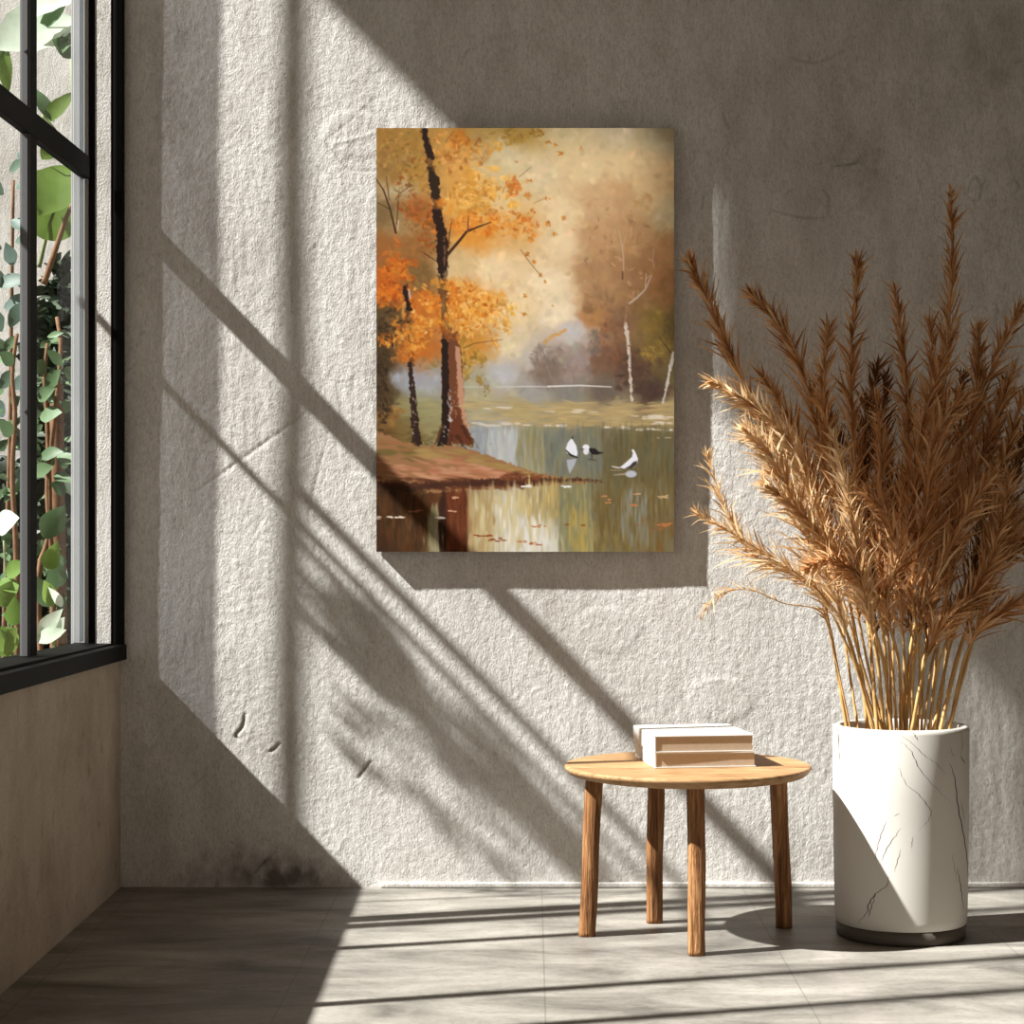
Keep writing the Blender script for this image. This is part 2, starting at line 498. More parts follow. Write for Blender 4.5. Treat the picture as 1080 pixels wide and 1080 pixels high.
gz = H - (R.Y - VY)/F*BACK
GX, GZ = np.meshgrid(gx, gz)
co = np.stack([GX, BACK - relief, GZ], -1).reshape(-1, 3).astype(np.float32)
idx = np.arange(h*w).reshape(h, w)
q = np.stack([idx[:-1, :-1], idx[1:, :-1], idx[1:, 1:], idx[:-1, 1:]], -1).reshape(-1, 4)
me = bpy.data.meshes.new('wall_back')
ex = []                                            # plain wall beyond the detailed field, and its thickness behind
xl, xr, zt, zb = gx[0], gx[-1], gz[0], gz[-1]
def addbox(x0, x1, y0, y1, z0, z1):
    b = len(co)+len(ex)
    ex.extend([(x0,y0,z0),(x1,y0,z0),(x1,y1,z0),(x0,y1,z0),(x0,y0,z1),(x1,y0,z1),(x1,y1,z1),(x0,y1,z1)])
    return [[b+i for i in f] for f in [(0,3,2,1),(4,5,6,7),(0,1,5,4),(1,2,6,5),(2,3,7,6),(3,0,4,7)]]
exf = addbox(xr, 2.8, BACK, BACK+0.2, 0, 4.4) + addbox(OX, xr, BACK, BACK+0.2, zt, 4.4) + addbox(OX, xr, BACK+0.02, BACK+0.2, 0, zt)
allco = np.concatenate([co, np.array(ex, np.float32)])
quads = np.concatenate([q, np.array(exf)]).astype(np.int32)
me.vertices.add(len(allco)); me.vertices.foreach_set('co', allco.ravel())
me.loops.add(quads.size); me.loops.foreach_set('vertex_index', quads.ravel())
me.polygons.add(len(quads))
me.polygons.foreach_set('loop_start', np.arange(0, quads.size, 4, dtype=np.int32))
sm = np.ones(len(quads), bool); sm[len(q):] = False
me.update(calc_edges=True)
me.polygons.foreach_set('use_smooth', sm)
at = me.attributes.new('stain', 'FLOAT', 'POINT')
at.data.foreach_set('value', np.concatenate([stain.ravel(), np.zeros(len(ex))]).astype(np.float32))
wb = link('wall_back', me, M['wall'])
tag(wb, 'rough trowelled grey plaster back wall', None, None, 'structure')

# left wall with its window opening
WY0, WY1 = 3.2, 6.218                              # near and far end of the opening
def sill(y, z0=0.6825, k=0.012): return z0 + k*(6.165 - y)
HEAD = 4.25
mb = MB()
mb.prism([(-1.5, 0), (BACK+0.02, 0), (BACK+0.02, sill(BACK)), (-1.5, sill(-1.5))], 'x', OX, LX)
mb.prism([(WY1, sill(WY1)), (BACK+0.02, sill(BACK)), (BACK+0.02, 4.4), (WY1, 4.4)], 'x', OX, LX)
mb.prism([(-1.5, sill(-1.5)), (WY0, sill(WY0)), (WY0, 4.4), (-1.5, 4.4)], 'x', OX, LX)
mb.prism([(WY0, HEAD), (WY1, HEAD), (WY1, 4.4), (WY0, 4.4)], 'x', OX, LX)
wl = mb.build('wall_left', M['side_wall'])
tag(wl, 'brown grey plaster left wall under the window', None, None, 'structure')

# skirting along the foot of the back wall
mb = MB(); mb.box(-0.45, 2.8, BACK-0.014, BACK+0.02, 0.0, 0.016)
bevel(mb.build('baseboard_back', M['wall']), 0.004)
tag(bpy.data.objects['baseboard_back'], 'low plaster skirting at the foot of the back wall', None, None, 'structure')

# window
win = thing('window_1', 'tall black metal window with grey mullions in the left wall', None)
del_cat = win
win['kind'] = 'structure'
s1 = lambda y: sill(y)
mb = MB()                                          # casing: far upright and bottom board
mb.box(-1.2506, -1.2138, 6.207, 6.236, sill(6.2), HEAD+0.05)
mb.prism([(WY0-0.06, sill(WY0-0.06)), (6.236, sill(6.236)), (6.236, sill(6.236)+0.046), (WY0-0.06, sill(WY0-0.06)+0.046)], 'x', -1.2414, -1.208)
mb.box(-1.2414, -1.205, WY0-0.06, WY0, sill(WY0), HEAD+0.05)
mb.box(-1.2414, -1.205, WY0-0.06, 6.236, HEAD, HEAD+0.06)
bevel(mb.build('casing', M['dark_metal'], win), 0.003)
mb = MB()                                          # sill board
mb.prism([(WY0, sill(WY0)+0.002), (6.200, sill(6.200)+0.002), (6.200, sill(6.200)+0.050), (WY0, sill(WY0)+0.060)], 'x', -1.36, -1.2414)
mb.build('sill_board', M['dark_metal'], win)
mb = MB(); mb.box(-1.3140, -1.2500, 6.205, 6.222, sill(6.165), HEAD)
r_ = mb.build('reveal', M['garden_wall'], win)
r_['label'] = 'sunlit pale plaster reveal'
mb = MB(); mb.box(-1.3150, -1.2965, 6.2035, 6.210, sill(6.165), HEAD)
mb.build('seal', M['dark_metal'], win)
mb = MB(); mb.box(-1.3670, -1.3158, 6.199, 6.214, sill(6.165)+0.04, HEAD); mb.box(-1.3600, -1.3235, 6.195, 6.200, sill(6.165)+0.05, HEAD)
bevel(mb.build('stile', M['grey_metal'], win), 0.002)
for (y0, y1) in ((5.4525, 5.526), (5.085, 5.120), (4.462, 4.498), (4.122, 4.158)):
    mb = MB(); mb.box(-1.336, -1.3086, y0, y1, sill(y0)+0.03, HEAD); mb.box(-1.331, -1.3135, y0-0.006, y0+0.001, sill(y0)+0.03, HEAD)
    mu = mb.build('mullion', [M['mull_metal'], M['dark_metal']], win)
    for p in mu.data.polygons:
        if p.normal.x > 0.5: p.material_index = 1
    bevel(mu, 0.0015)
    if y0 > 5.4:
        for (px, py) in ((28.5, 53), (28, 433)):
            c = W(px, py, y0-0.006); c.x = -1.322
            b = MB(); b.tube([c, c+Vector((0, -0.004, 0))], [0.0045, 0.004], 12)
            b.build('screw', M['mull_metal'], mu)
mb = MB(); mb.box(-1.333, -1.3066, 5.085, 6.180, 2.109, 2.175)
bevel(mb.build('transom_bar', M['dark_metal'], win), 0.003)
mb = MB(); mb.box(-1.345, -1.3066, WY0, 6.180, HEAD-0.05, HEAD)
mb.build('head_bar', M['dark_metal'], win)
ys = [WY0, 4.14, 4.48, 5.10, 5.489, 6.190]
for a, b in zip(ys[:-1], ys[1:]):
    for z0, z1 in ((0.74, 2.11), (2.17, HEAD-0.04)):
        mb = MB(); mb.box(-1.330, -1.326, a+0.01, b-0.01, max(z0, sill(a)+0.03), z1)
        gp = mb.build('glass_pane', M['glass'], win)
        if b > 6:  # strip added to half-block the sun for a dimmer band on the wall
            mb = MB(); mb.box(-1.3256, -1.3250, 6.122, 6.180, max(z0, sill(a)+0.03), z1)
            mb.build('added_edge_dimmer', M['edge_dimmer'], gp)

# ------------------------------------------------------------------ painting
PX0, PX1, PY0, PY1 = 397, 711, 135, 582
PT = 0.030
PD = BACK - PT - 0.004                              # painted face
def paint():
    K = Raster(PX0-0.5, PX1+0.5, PY0-0.5, PY1+0.5, 0.78, 3)
    pts = [
     (410,140,158,116,50),(440,140,165,122,55),(480,140,185,135,60),(510,140,185,150,80),(545,140,180,145,70),(600,140,206,182,128),(650,140,198,179,133),(708,140,186,171,128),
     (405,180,150,115,60),(418,195,178,156,110),(450,180,172,128,60),(480,185,205,150,70),(515,175,196,172,118),(535,165,204,184,135),(570,185,206,182,134),(620,180,208,181,128),(660,172,206,177,122),(707,188,203,168,112),
     (405,225,125,100,58),(425,235,160,130,80),(440,225,165,95,38),(490,215,212,160,76),(530,215,214,180,118),(590,225,216,189,138),(630,205,195,158,108),(655,205,186,146,96),(685,200,205,170,115),(708,225,188,166,118),
     (403,262,150,95,45),(440,258,150,100,48),(500,245,212,140,50),(550,240,208,160,90),(590,255,218,192,142),(630,250,178,136,88),(665,245,172,128,80),(708,262,172,126,76),
     (405,300,190,95,26),(440,290,120,88,45),(480,280,205,175,118),(520,285,222,194,142),(580,300,224,201,154),(630,290,164,126,84),(660,290,152,112,72),(690,290,156,108,66),(708,300,140,100,55),
     (403,335,92,72,42),(440,325,192,108,36),(500,320,215,142,52),(545,325,220,192,138),(590,330,222,202,158),(605,350,182,172,156),(625,335,170,120,68),(655,340,128,94,64),(690,340,140,112,56),(708,345,112,92,52),
     (403,380,78,60,36),(440,370,186,104,34),(500,365,196,132,50),(540,365,210,190,145),(560,375,178,168,148),(575,390,122,102,84),(610,380,148,130,116),(635,380,118,86,62),(665,385,92,66,50),(690,375,120,96,48),(708,395,96,82,48),
     (405,415,78,58,34),(430,402,148,150,148),(455,405,150,150,146),(500,402,158,150,118),(530,395,172,170,160),(560,415,150,146,132),(600,418,124,120,108),(640,415,104,92,76),(690,412,74,56,46),
     (405,440,120,85,40),(425,430,140,130,82),(455,430,148,140,92),(500,425,166,154,112),(550,430,170,152,100),(600,432,176,152,96),(650,432,172,150,100),(708,432,160,140,92),
     (405,460,105,74,36),(430,458,118,98,52),(455,455,140,128,84),(508,462,140,144,138),(535,470,162,164,152),(560,470,132,126,88),(590,470,116,116,96),(620,470,112,110,84),(650,475,102,94,60),(700,475,98,88,54),
     (540,500,150,150,132),(600,495,120,116,90),(660,500,104,92,54),(705,505,102,88,52),
     (405,530,66,42,20),(440,530,82,48,22),(480,535,98,50,24),(505,535,160,138,90),(535,530,186,174,132),(560,525,164,146,92),(600,530,126,122,84),(650,535,112,94,50),(705,535,110,88,48),
     (405,575,60,42,22),(435,575,84,56,28),(458,565,146,138,98),(485,575,90,46,22),(510,570,182,172,124),(545,565,200,197,176),(575,575,196,192,168),(610,570,148,138,88),(650,575,124,110,62),(705,575,116,88,46)]
    P = np.array(pts, float)
    acc = np.zeros((K.h, K.w, 3)); ws = np.zeros((K.h, K.w))
    for (x, y, r, g, b) in P:
        d2 = (K.X[None, :]-x)**2 + ((K.Y[:, None]-y)*1.25)**2
        ww = 1/(d2+40)**1.9
        acc += ww[..., None]*np.array([r, g, b]); ws += ww
    K.a[:] = acc/ws[..., None]
    prng = np.random.default_rng(5)
    U = prng.uniform
    def sample(x, y):
        j = min(K.h-1, max(0, int((y-K.y0)/K.st))); i = min(K.w-1, max(0, int((x-K.x0)/K.st)))
        return K.a[j, i].copy()
    # loose underpainting, following the base tones
    for k in range(5200):
        x, y = U(PX0, PX1), U(PY0, PY1)
        c = sample(x+prng.normal(0, 3), y+prng.normal(0, 3))*(1+prng.normal(0, 0.045)) + prng.normal(0, 2.5, 3)
        if y > 515 or (y > 455 and x > 500): K.dab(x, y, U(0.8, 2.2), U(3, 12), prng.normal(0, 0.05), c, 0.6, 0.7)
        elif y > 420: K.dab(x, y, U(3, 10), U(0.7, 1.8), prng.normal(0, 0.08), c, 0.6, 0.7)
        else: K.dab(x, y, U(2, 6), U(1.5, 3.5), U(0, 3.14), c, 0.5, 0.8)
    NZ = fnoise(K.h, K.w, 5, 5, 21) + 0.6*fnoise(K.h, K.w, 2.2, 2.2, 22)
    def cluster(cx, cy, rx, ry, n, cols, smin, smax, al=0.85, soft=0.4, ang=None):
        big = rx > 5 and ry > 5
        bias = U(0.2, 1.2)
        for k in range(int(n*(1.35 if big else 1))):
            a = U(0, 6.283); r = math.sqrt(U(0, 1))*(1.18 if big else 1)
            x = cx+rx*r*math.cos(a); y = cy+ry*r*math.sin(a)
            if big:
                j = min(K.h-1, max(0, int((y-K.y0)/K.st))); i = min(K.w-1, max(0, int((x-K.x0)/K.st)))
                if NZ[j, i] < (r-0.72)*3.4: continue
            c = np.array(cols[prng.integers(len(cols))], float)*(1+prng.normal(0, 0.07))
            if big: c = 0.78*c + 0.22*sample(x+prng.normal(0, 4), y+prng.normal(0, 4))
            s_ = smin + (smax-smin)*U(0, 1)**1.5
            K.dab(x, y, s_*1.15, s_*U(0.28, 0.7), bias+prng.normal(0, 0.8) if ang is None else ang+prng.normal(0, 0.4), c, al*U(0.35, 1), soft*U(0.7, 1.8))
    OR = [(206,112,26),(198,98,22),(214,130,36)]; YL = [(222,158,58),(214,148,52),(226,172,82)]; OL = [(152,118,50),(164,126,52),(140,104,44)]; RU = [(170,88,34),(150,78,34)]
    # misty right-hand trees
    cluster(655, 235, 40, 42, 260, [(182,142,94),(176,134,86),(190,152,104)], 3, 8, 0.35, 0.9)
    cluster(640, 290, 42, 32, 220, [(170,128,82),(160,116,70),(178,136,86)], 3, 8, 0.35, 0.9)
    cluster(690, 295, 24, 46, 200, [(164,114,70),(154,106,62),(176,130,84)], 2, 7, 0.4, 0.8)
    cluster(676, 215, 10, 16, 50, [(184,136,72),(192,150,92)], 2, 4, 0.5, 0.7)
    cluster(640, 322, 28, 18, 120, [(146,108,70),(160,116,68),(128,94,64)], 2, 6, 0.5, 0.7)
    cluster(648, 362, 16, 34, 160, [(128,82,52),(146,94,58),(104,76,58)], 2, 5, 0.55, 0.6)
    cluster(676, 392, 26, 26, 220, [(84,62,48),(98,70,52),(72,54,44)], 2, 5, 0.6, 0.6)
    cluster(696, 352, 16, 24, 130, [(148,120,48),(132,108,52),(160,134,60)], 2, 5, 0.6, 0.6)
    cluster(684, 372, 8, 10, 40, [(166,134,54),(150,118,46)], 1.5, 3.5, 0.7)
    cluster(705, 345, 8, 20, 40, [(104,88,56)], 2, 4, 0.5, 0.7)
    cluster(576, 378, 22, 26, 240, [(124,106,90),(114,96,82),(136,116,96)], 2, 5, 0.5, 0.7)
    cluster(612, 384, 20, 22, 150, [(150,132,118),(142,116,98),(158,146,132)], 2, 5, 0.4, 0.8)
    cluster(606, 346, 12, 10, 60, [(178,174,166),(186,178,162)], 3, 6, 0.35, 0.9)
    cluster(626, 360, 6, 14, 50, [(104,96,84),(118,104,86)], 2, 4, 0.5, 0.8)
    for k in range(16): K.dab(574+k*1.5, 360-k*0.75+prng.normal(0, 1.5), 2.2, 1.4, 0.3, (198,146,74), 0.7)
    # left canopy
    cluster(402, 392, 9, 62, 260, [(78,60,34),(92,70,38),(66,50,30)], 2, 6, 0.7, 0.6)
    cluster(415, 345, 18, 22, 150, [(96,74,42),(84,64,38),(120,88,44)], 2, 5, 0.7, 0.6)
    cluster(440, 290, 16, 18, 90, [(128,96,52),(146,112,62)], 2, 5, 0.6, 0.6)
    cluster(425, 160, 30, 28, 260, OL+[(160,110,44)], 2, 6, 0.7, 0.5)
    cluster(440, 190, 16, 16, 80, [(178,132,54),(166,120,50)], 2, 5, 0.7)
    cluster(408, 168, 9, 30, 60, [(164,112,54),(140,104,52)], 2, 5, 0.6)
    cluster(436, 215, 13, 14, 70, RU+[(180,104,44)], 2, 4, 0.75)
    cluster(480, 160, 34, 24, 260, [(192,122,44),(204,144,60),(178,120,56)], 2, 5, 0.75)
    cluster(486, 148, 14, 10, 60, [(206,126,38),(196,114,34)], 2, 4, 0.8)
    cluster(512, 190, 34, 18, 220, YL, 2, 5, 0.75)
    cluster(490, 212, 36, 22, 260, YL+[(206,140,48)], 2, 5, 0.7)
    cluster(505, 215, 22, 14, 90, [(170,130,58),(206,132,40)], 2, 5, 0.7)
    cluster(505, 232, 36, 16, 200, OR+[(218,146,48)], 2, 5, 0.75)
    cluster(535, 236, 26, 14, 180, [(206,120,32),(214,136,42),(220,158,70)], 2, 4, 0.8)
    cluster(455, 236, 18, 14, 110, OR+RU, 2, 4, 0.75)
    cluster(445, 250, 12, 12, 60, RU+OL, 2, 4, 0.7)
    cluster(541, 196, 9, 11, 60, [(188,92,26),(204,116,40)], 1.5, 3.5, 0.85)
    cluster(560, 238, 11, 13, 70, [(212,134,42),(190,90,26)], 1.5, 3.5, 0.85)
    cluster(541, 216, 6, 5, 24, [(222,162,58)], 1.5, 3, 0.8)
    cluster(525, 154, 7, 6, 26, [(212,156,58),(196,140,52)], 1.5, 3, 0.8)
    cluster(545, 144, 24, 9, 120, [(164,126,48),(182,142,62),(150,112,42)], 1.5, 4, 0.8)
    cluster(566, 140, 7, 4, 22, [(160,118,44)], 1.2, 2.6, 0.9)
    for (x, y, n, s_) in [(578,150,5,2),(586,153,4,1.6),(592,160,7,2.2),(614,157,2,1.5),(557,190,6,2.2),(557,206,8,2.4),(563,222,6,2),(577,209,5,1.8),(579,236,8,2),(585,246,5,1.8),(594,229,5,1.8),
                         (560,252,9,2.3),(556,268,6,1.8),(563,276,6,1.8),(570,290,5,1.6),(576,297,4,1.4),(583,322,2,1.2),(553,331,4,1.8),(605,242,1,1),(613,241,1,1),(554,311,4,1.6),(600,173,1,0.8),(545,170,3,1.2)]:
        cluster(x, y, s_*1.6, s_*1.2, n*2, [(192,118,40),(206,140,56),(176,112,46)], s_*0.6, s_, 0.9, 0.3)
    # lower canopy
    cluster(418, 282, 20, 26, 240, OR+[(184,82,22)], 2, 5, 0.8)
    cluster(405, 312, 9, 12, 60, OR, 2, 4, 0.8)
    cluster(500, 305, 36, 20, 260, [(214,146,54),(222,164,78),(206,124,34)], 2, 5, 0.75)
    cluster(465, 318, 26, 16, 200, OR+[(214,120,26)], 2, 5, 0.8)
    cluster(520, 325, 24, 20, 160, YL+[(210,138,46)], 2, 4, 0.8)
    cluster(470, 336, 34, 16, 240, [(216,142,40),(208,124,30),(226,166,64)], 2, 4.5, 0.8)
    cluster(436, 350, 26, 16, 200, OR+YL, 2, 4, 0.75)
    cluster(408, 358, 11, 9, 60, OR, 1.5, 3.5, 0.8)
    cluster(428, 372, 15, 12, 110, [(188,100,26),(202,124,40),(160,96,36)], 1.5, 4, 0.8)
    cluster(465, 352, 14, 9, 70, RU+[(110,60,28)], 1.5, 3.5, 0.7)
    cluster(535, 345, 6, 14, 40, [(220,160,56),(206,138,44)], 1.5, 3, 0.8)
    cluster(541, 326, 5, 6, 24, [(220,166,60)], 1.2, 2.6, 0.85)
    cluster(524, 362, 7, 8, 34, [(206,132,40),(214,150,58)], 1.2, 2.6, 0.85)
    cluster(492, 378, 17, 22, 200, [(168,126,42),(150,112,40),(184,140,50)], 1.5, 4, 0.8)
    cluster(505, 398, 7, 8, 44, [(142,110,46),(156,120,46)], 1.2, 3, 0.85)
    cluster(513, 412, 3, 7, 18, [(138,108,52)], 1, 2, 0.8)
    cluster(450, 385, 16, 9, 60, [(138,124,76),(120,104,56)], 1.5, 3.5, 0.6)
    cluster(418, 398, 6, 6, 24, [(160,166,168)], 2, 4, 0.5, 0.8)
    cluster(418, 438, 16, 14, 120, [(140,94,40),(122,84,40),(156,112,52)], 2, 5, 0.6, 0.7)
    cluster(408, 428, 9, 9, 50, [(58,44,28),(72,54,32)], 1.5, 4, 0.7)
    cluster(440, 462, 28, 7, 90, [(96,82,42),(120,100,52),(82,66,36)], 2, 5, 0.6, 0.7, 0.0)
    for (cx, cy, rx, ry, n, cc) in [(430,165,32,26,60,[(128,92,40),(186,138,66)]), (480,160,34,22,60,[(226,160,74),(158,96,36)]), (505,205,36,22,70,[(234,182,90),(178,116,42)]), (520,235,40,14,60,[(182,92,26),(232,160,66)]),
                                    (402,395,8,60,90,[(54,40,24),(70,52,30)]), (415,345,16,20,60,[(70,52,30),(60,44,26)]), (440,205,24,40,90,[(140,92,36),(150,76,26),(122,92,44)]), (455,250,18,20,50,[(150,80,26),(118,80,34)]), (500,330,40,26,90,[(190,104,26),(238,186,100)]),
                                    (470,325,50,30,130,[(236,170,70),(170,84,22),(228,186,104)]), (418,300,18,26,50,[(224,122,30),(150,68,20)]), (430,355,28,14,50,[(232,160,60),(150,80,26)]), (492,385,16,20,40,[(196,156,64),(118,90,34)]), (655,262,38,56,60,[(188,148,104),(150,112,76)])]:
        for k in range(n):
            a = U(0, 6.283); r = math.sqrt(U(0, 1))
            K.dab(cx+rx*r*math.cos(a), cy+ry*r*math.sin(a), U(1.5, 4.0), U(0.8, 1.9), U(0, 3.14), cc[prng.integers(len(cc))], U(0.3, 0.75), 0.5)
    # trunks and branches
    D0, D1 = (42,26,18), (66,38,24)
    K.line([(447,134),(452,165),(458,200),(463,232),(467,262),(467,300),(469,330),(471,358)], [5, 7, 8, 9, 10, 9, 8, 10], D0, 0.5, 1.6, rag=1.0)
    K.line([(428,300),(431,330),(433,360),(434,385)], [4, 5, 5, 5], D0, 0.45, 1.4, rag=0.8)
    K.line([(447,134),(449,148)], [5, 6], D0, 0.95, 1, rag=0.6)
    K.line([(450,154),(454,163),(456,165)], [8, 9, 5], D0, 0.9, 1, rag=0.8)
    K.line([(453,176),(457,188),(460,206)], [3, 11, 8], (50,34,20), 0.95, 1, rag=0.8)
    K.line([(461,224),(464,240),(467,258),(466,275),(466,292)], [9, 9, 12, 12, 4], D0, 0.92, 1, rag=0.9)
    K.line([(468,250),(469,268),(468,285)], [1, 2.5, 1], (128,84,56), 0.7, 1, rag=0.5)
    K.line([(472,268),(484,254),(492,244),(504,239),(518,234)], [3.4, 3, 2.6, 2, 1], D1, 0.95, 0.8)
    K.line([(493,244),(494,228)], [2, 1.2], (120,70,48), 0.9, 0.8)
    K.line([(472,262),(474,246),(476,234)], [1.6, 1.2, 0.8], D1, 0.8, 0.8)
    K.line([(396,188),(404,200),(411,220),(417,245)], [1, 1.6, 1.8, 2.4], D1, 0.85, 0.8)
    K.line([(407,186),(410,210)], [0.8, 1], D1, 0.7, 0.8); K.line([(420,208),(418,236)], [0.8, 1.2], D1, 0.7, 0.8)
    K.line([(397,213),(410,220)], [0.8, 1], D1, 0.7, 0.8); K.line([(416,200),(422,203),(432,196)], 0.9, D1, 0.7, 0.8)
    K.line([(447,267),(460,275)], 1, D1, 0.8, 0.8); K.line([(470,149),(478,138)], 1, (120,76,40), 0.7, 0.8)
    K.line([(420,232),(419,243)], 1.2, (200,188,160), 0.6, 0.8)
    K.line([(548,186),(560,176)], 0.8, (110,92,60), 0.7, 0.8); K.line([(549,263),(560,278),(570,290)], 1, (130,84,44), 0.7, 0.8)
    K.line([(563,214),(576,208)], 0.8, (150,110,60), 0.7, 0.8)
    K.line([(489,367),(500,362),(530,358)], [1.4, 1, 0.6], (110,78,40), 0.85, 0.8)
    K.line([(426,303),(429,318),(431,326)], [4.5, 5, 5], D0, 0.95, 1, rag=0.5); K.line([(431,306),(432,314)], 2, (190,180,168), 0.8, 0.8)
    K.line([(432,384),(434,405),(437,440),(439,470)], [5, 6, 7, 9], (50,32,24), 0.95, 1, rag=0.6)
    cluster(436, 428, 3.2, 34, 26, [(176,160,146),(120,92,74),(150,126,108)], 0.7, 1.8, 0.75, 0.3, 1.4)
    K.poly([(466,356),(480,352),(486,368),(488,400),(490,435),(492,448),(497,462),(507,474.5),(497,471),(486,467),(474,471),(461,470),(466,452),(466,400)], (112,66,40), 1, 1.2, 0.5)
    K.poly([(480,366),(485,366),(488,400),(491,438),(496,455),(488,448),(483,420)], (192,144,108), 0.85, 1.4, 0.5)
    K.poly([(465,358),(472,356),(473,400),(474,440),(472,470),(461,470),(466,450),(466,400)], (40,25,18), 0.95, 1.2, 0.5)
    K.poly([(480,428),(489,442),(496,461),(505,474),(496,470),(484,466),(472,470),(475,448)], (98,50,26), 0.7, 3, 0.9)
    cluster(474, 430, 2.5, 20, 22, [(190,180,170),(200,192,184),(160,140,124)], 0.8, 2.2, 0.8, 0.3, 1.4)
    cluster(481, 425, 3, 20, 20, [(150,98,64),(176,122,88)], 1, 2, 0.6, 0.4, 1.4)
    cluster(470, 455, 3, 12, 16, [(180,166,152),(30,18,12)], 0.8, 1.8, 0.7, 0.3, 1.2)
    for (a_, b_, c_) in [((466,450),(461,465),(452,474)), ((476,460),(474,470),(468,476)), ((488,450),(497,466),(511,477)), ((482,460),(488,470),(494,476))]:
        K.line(curve([a_, b_, c_], 8), [4, 2.5, 0.8], (72,38,20), 0.75, 1.4, rag=0.5)
    for k in range(60): K.dab(U(400, 520), U(468, 476), U(1.2, 3), U(0.6, 1.1), 1.2+prng.normal(0, 0.5), [(126,112,58),(96,84,42),(150,130,72)][prng.integers(3)], 0.7, 0.5)
    cluster(470, 338, 12, 14, 60, OR+YL, 2, 4.5, 0.85)
    cluster(474, 352, 11, 8, 40, [(150,84,34),(196,112,36),(118,66,30)], 1.5, 3.5, 0.8)
    cluster(432, 360, 9, 16, 60, OR+YL, 1.5, 4, 0.85)
    cluster(466, 300, 9, 8, 40, YL+OR, 1.5, 4, 0.85)
    cluster(462, 215, 7, 7, 26, OR+YL, 1.5, 3.5, 0.8)
    # horizon line, field
    K.line([(524,408),(560,407.5),(580,408)], [0.8, 1.2, 1], (204,196,178), 0.75, 0.9)
    K.line([(578,407.5),(612,406.5),(645,408)], [1.6, 1.4, 1], (216,210,196), 0.9, 0.9)
    K.line([(488,408),(510,408)], 1, (190,186,176), 0.6, 0.9)
    for k in range(240):
        x, y = U(490, 712), U(424, 450)
        K.dab(x, y, U(4, 12), U(0.6, 1.4), prng.normal(0, 0.05), [(176,150,94),(164,142,92),(186,160,104),(150,134,88)][prng.integers(4)], 0.5, 0.6)
    for (x0, x1, y, n) in [(500,548,447,10),(555,600,449,6),(510,545,430,5),(655,710,440,14),(635,660,450,6),(675,712,453,10),(560,640,434,5),(690,712,446,6)]:
        for k in range(n): K.dab(U(x0, x1), y+prng.normal(0, 0.9), U(2.5, 7), U(0.5, 1.1), 0.02, (206,192,164), 0.75, 0.5)
    # pale birches
    BP = (196,180,156)
    K.line([(652,238),(656,256),(658,270),(658,286)], [0.7, 1.2, 1.6, 1.2], (186,158,122), 0.75, 0.8)
    K.line([(662,242),(657,262)], 0.8, (186,158,122), 0.6, 0.8); K.line([(657,286),(657,294)], 1.4, (92,58,38), 0.8, 0.8)
    K.line([(688,290),(681,305),(672,314),(664,320)], [1, 1.6, 2, 1.6], BP, 0.8, 0.8); K.line([(682,288),(681,302)], 1, BP, 0.7, 0.8); K.line([(690,262),(689,276)], 0.8, BP, 0.5, 0.8)
    K.line([(660,342),(663,360),(664,375),(665,395),(667,422)], [4.2, 3.6, 3.2, 3, 2], BP, 0.92, 0.9, rag=0.4)
    cluster(664, 385, 1.6, 34, 20, [(120,92,70),(96,70,54)], 0.6, 1.4, 0.7, 0.3, 0)
    K.line([(662,318),(660,342)], [1.5, 2.5], (158,122,90), 0.6, 1, rag=0.5)
    K.line([(711,372),(708,385),(705,402),(700,424)], [3.4, 3.2, 2.8, 2], (188,176,156), 0.9, 0.9, rag=0.4)
    K.line([(696,356),(704,366),(708,372)], [0.8, 1.2, 1.4], (84,66,44), 0.85, 0.8)
    K.line([(575,375),(581,398)], 0.9, (150,134,116), 0.6, 0.8); K.line([(572,368),(580,390)], 0.7, (84,72,60), 0.5, 0.8)
    # upper water
    def vert(x0, x1, y0, y1, n, cols, wmin=0.7, wmax=2, al=0.45):
        for k in range(n):
            c = np.array(cols[prng.integers(len(cols))], float)*(1+prng.normal(0, 0.05))
            K.dab(U(x0, x1), U(y0, y1), U(wmin, wmax), U(4, 13), prng.normal(0, 0.03), c, al, 0.7)
    vert(500, 514, 456, 482, 60, [(136,142,140),(150,152,142)])
    vert(514, 548, 456, 494, 150, [(170,170,158),(158,164,160),(180,176,158)])
    vert(545, 575, 456, 500, 120, [(140,130,84),(128,122,90),(146,144,124)])
    vert(575, 636, 456, 502, 220, [(116,116,98),(124,118,84),(104,108,96)])
    vert(636, 711, 456, 518, 320, [(100,90,54),(110,96,58),(92,86,58),(104,100,76)])
    # spit of land
    K.poly([(396,454),(425,466),(445,471),(482,470),(498,474),(512,480),(540,490),(562,498),(590,503),(612,505),(636,508),(604,511),(566,512),(530,515),(480,519),(440,521),(396,519)], (148,106,66), 1, 1.6, 0.6)
    for k in range(240):
        t = U(0, 1); x = 397+t*170
        top = np.interp(x, [397,445,482,512,562,600], [462,474,473,483,500,506]); bot = np.interp(x, [397,440,530,600], [517,519,514,510])
        v = U(0, 1); y = top+(bot-top)*v
        cs = [(150,122,66),(162,130,74)] if v < 0.25 else ([(182,124,88),(166,106,70),(190,136,98)] if v < 0.7 else [(104,60,36),(84,46,28)])
        if v < 0.45 and x < 440: cs = [(110,92,48),(134,104,56),(150,100,58)]
        K.dab(x, y, U(4, 13), U(0.9, 2.4), 0.1+prng.normal(0, 0.1), cs[prng.integers(len(cs))], 0.65, 0.6)
    K.line([(396,512),(440,514),(485,510),(530,508),(570,507),(612,506),(634,508)], [8, 8, 6, 7, 6, 3, 1], (70,40,26), 0.85, 2.2, rag=0.8)
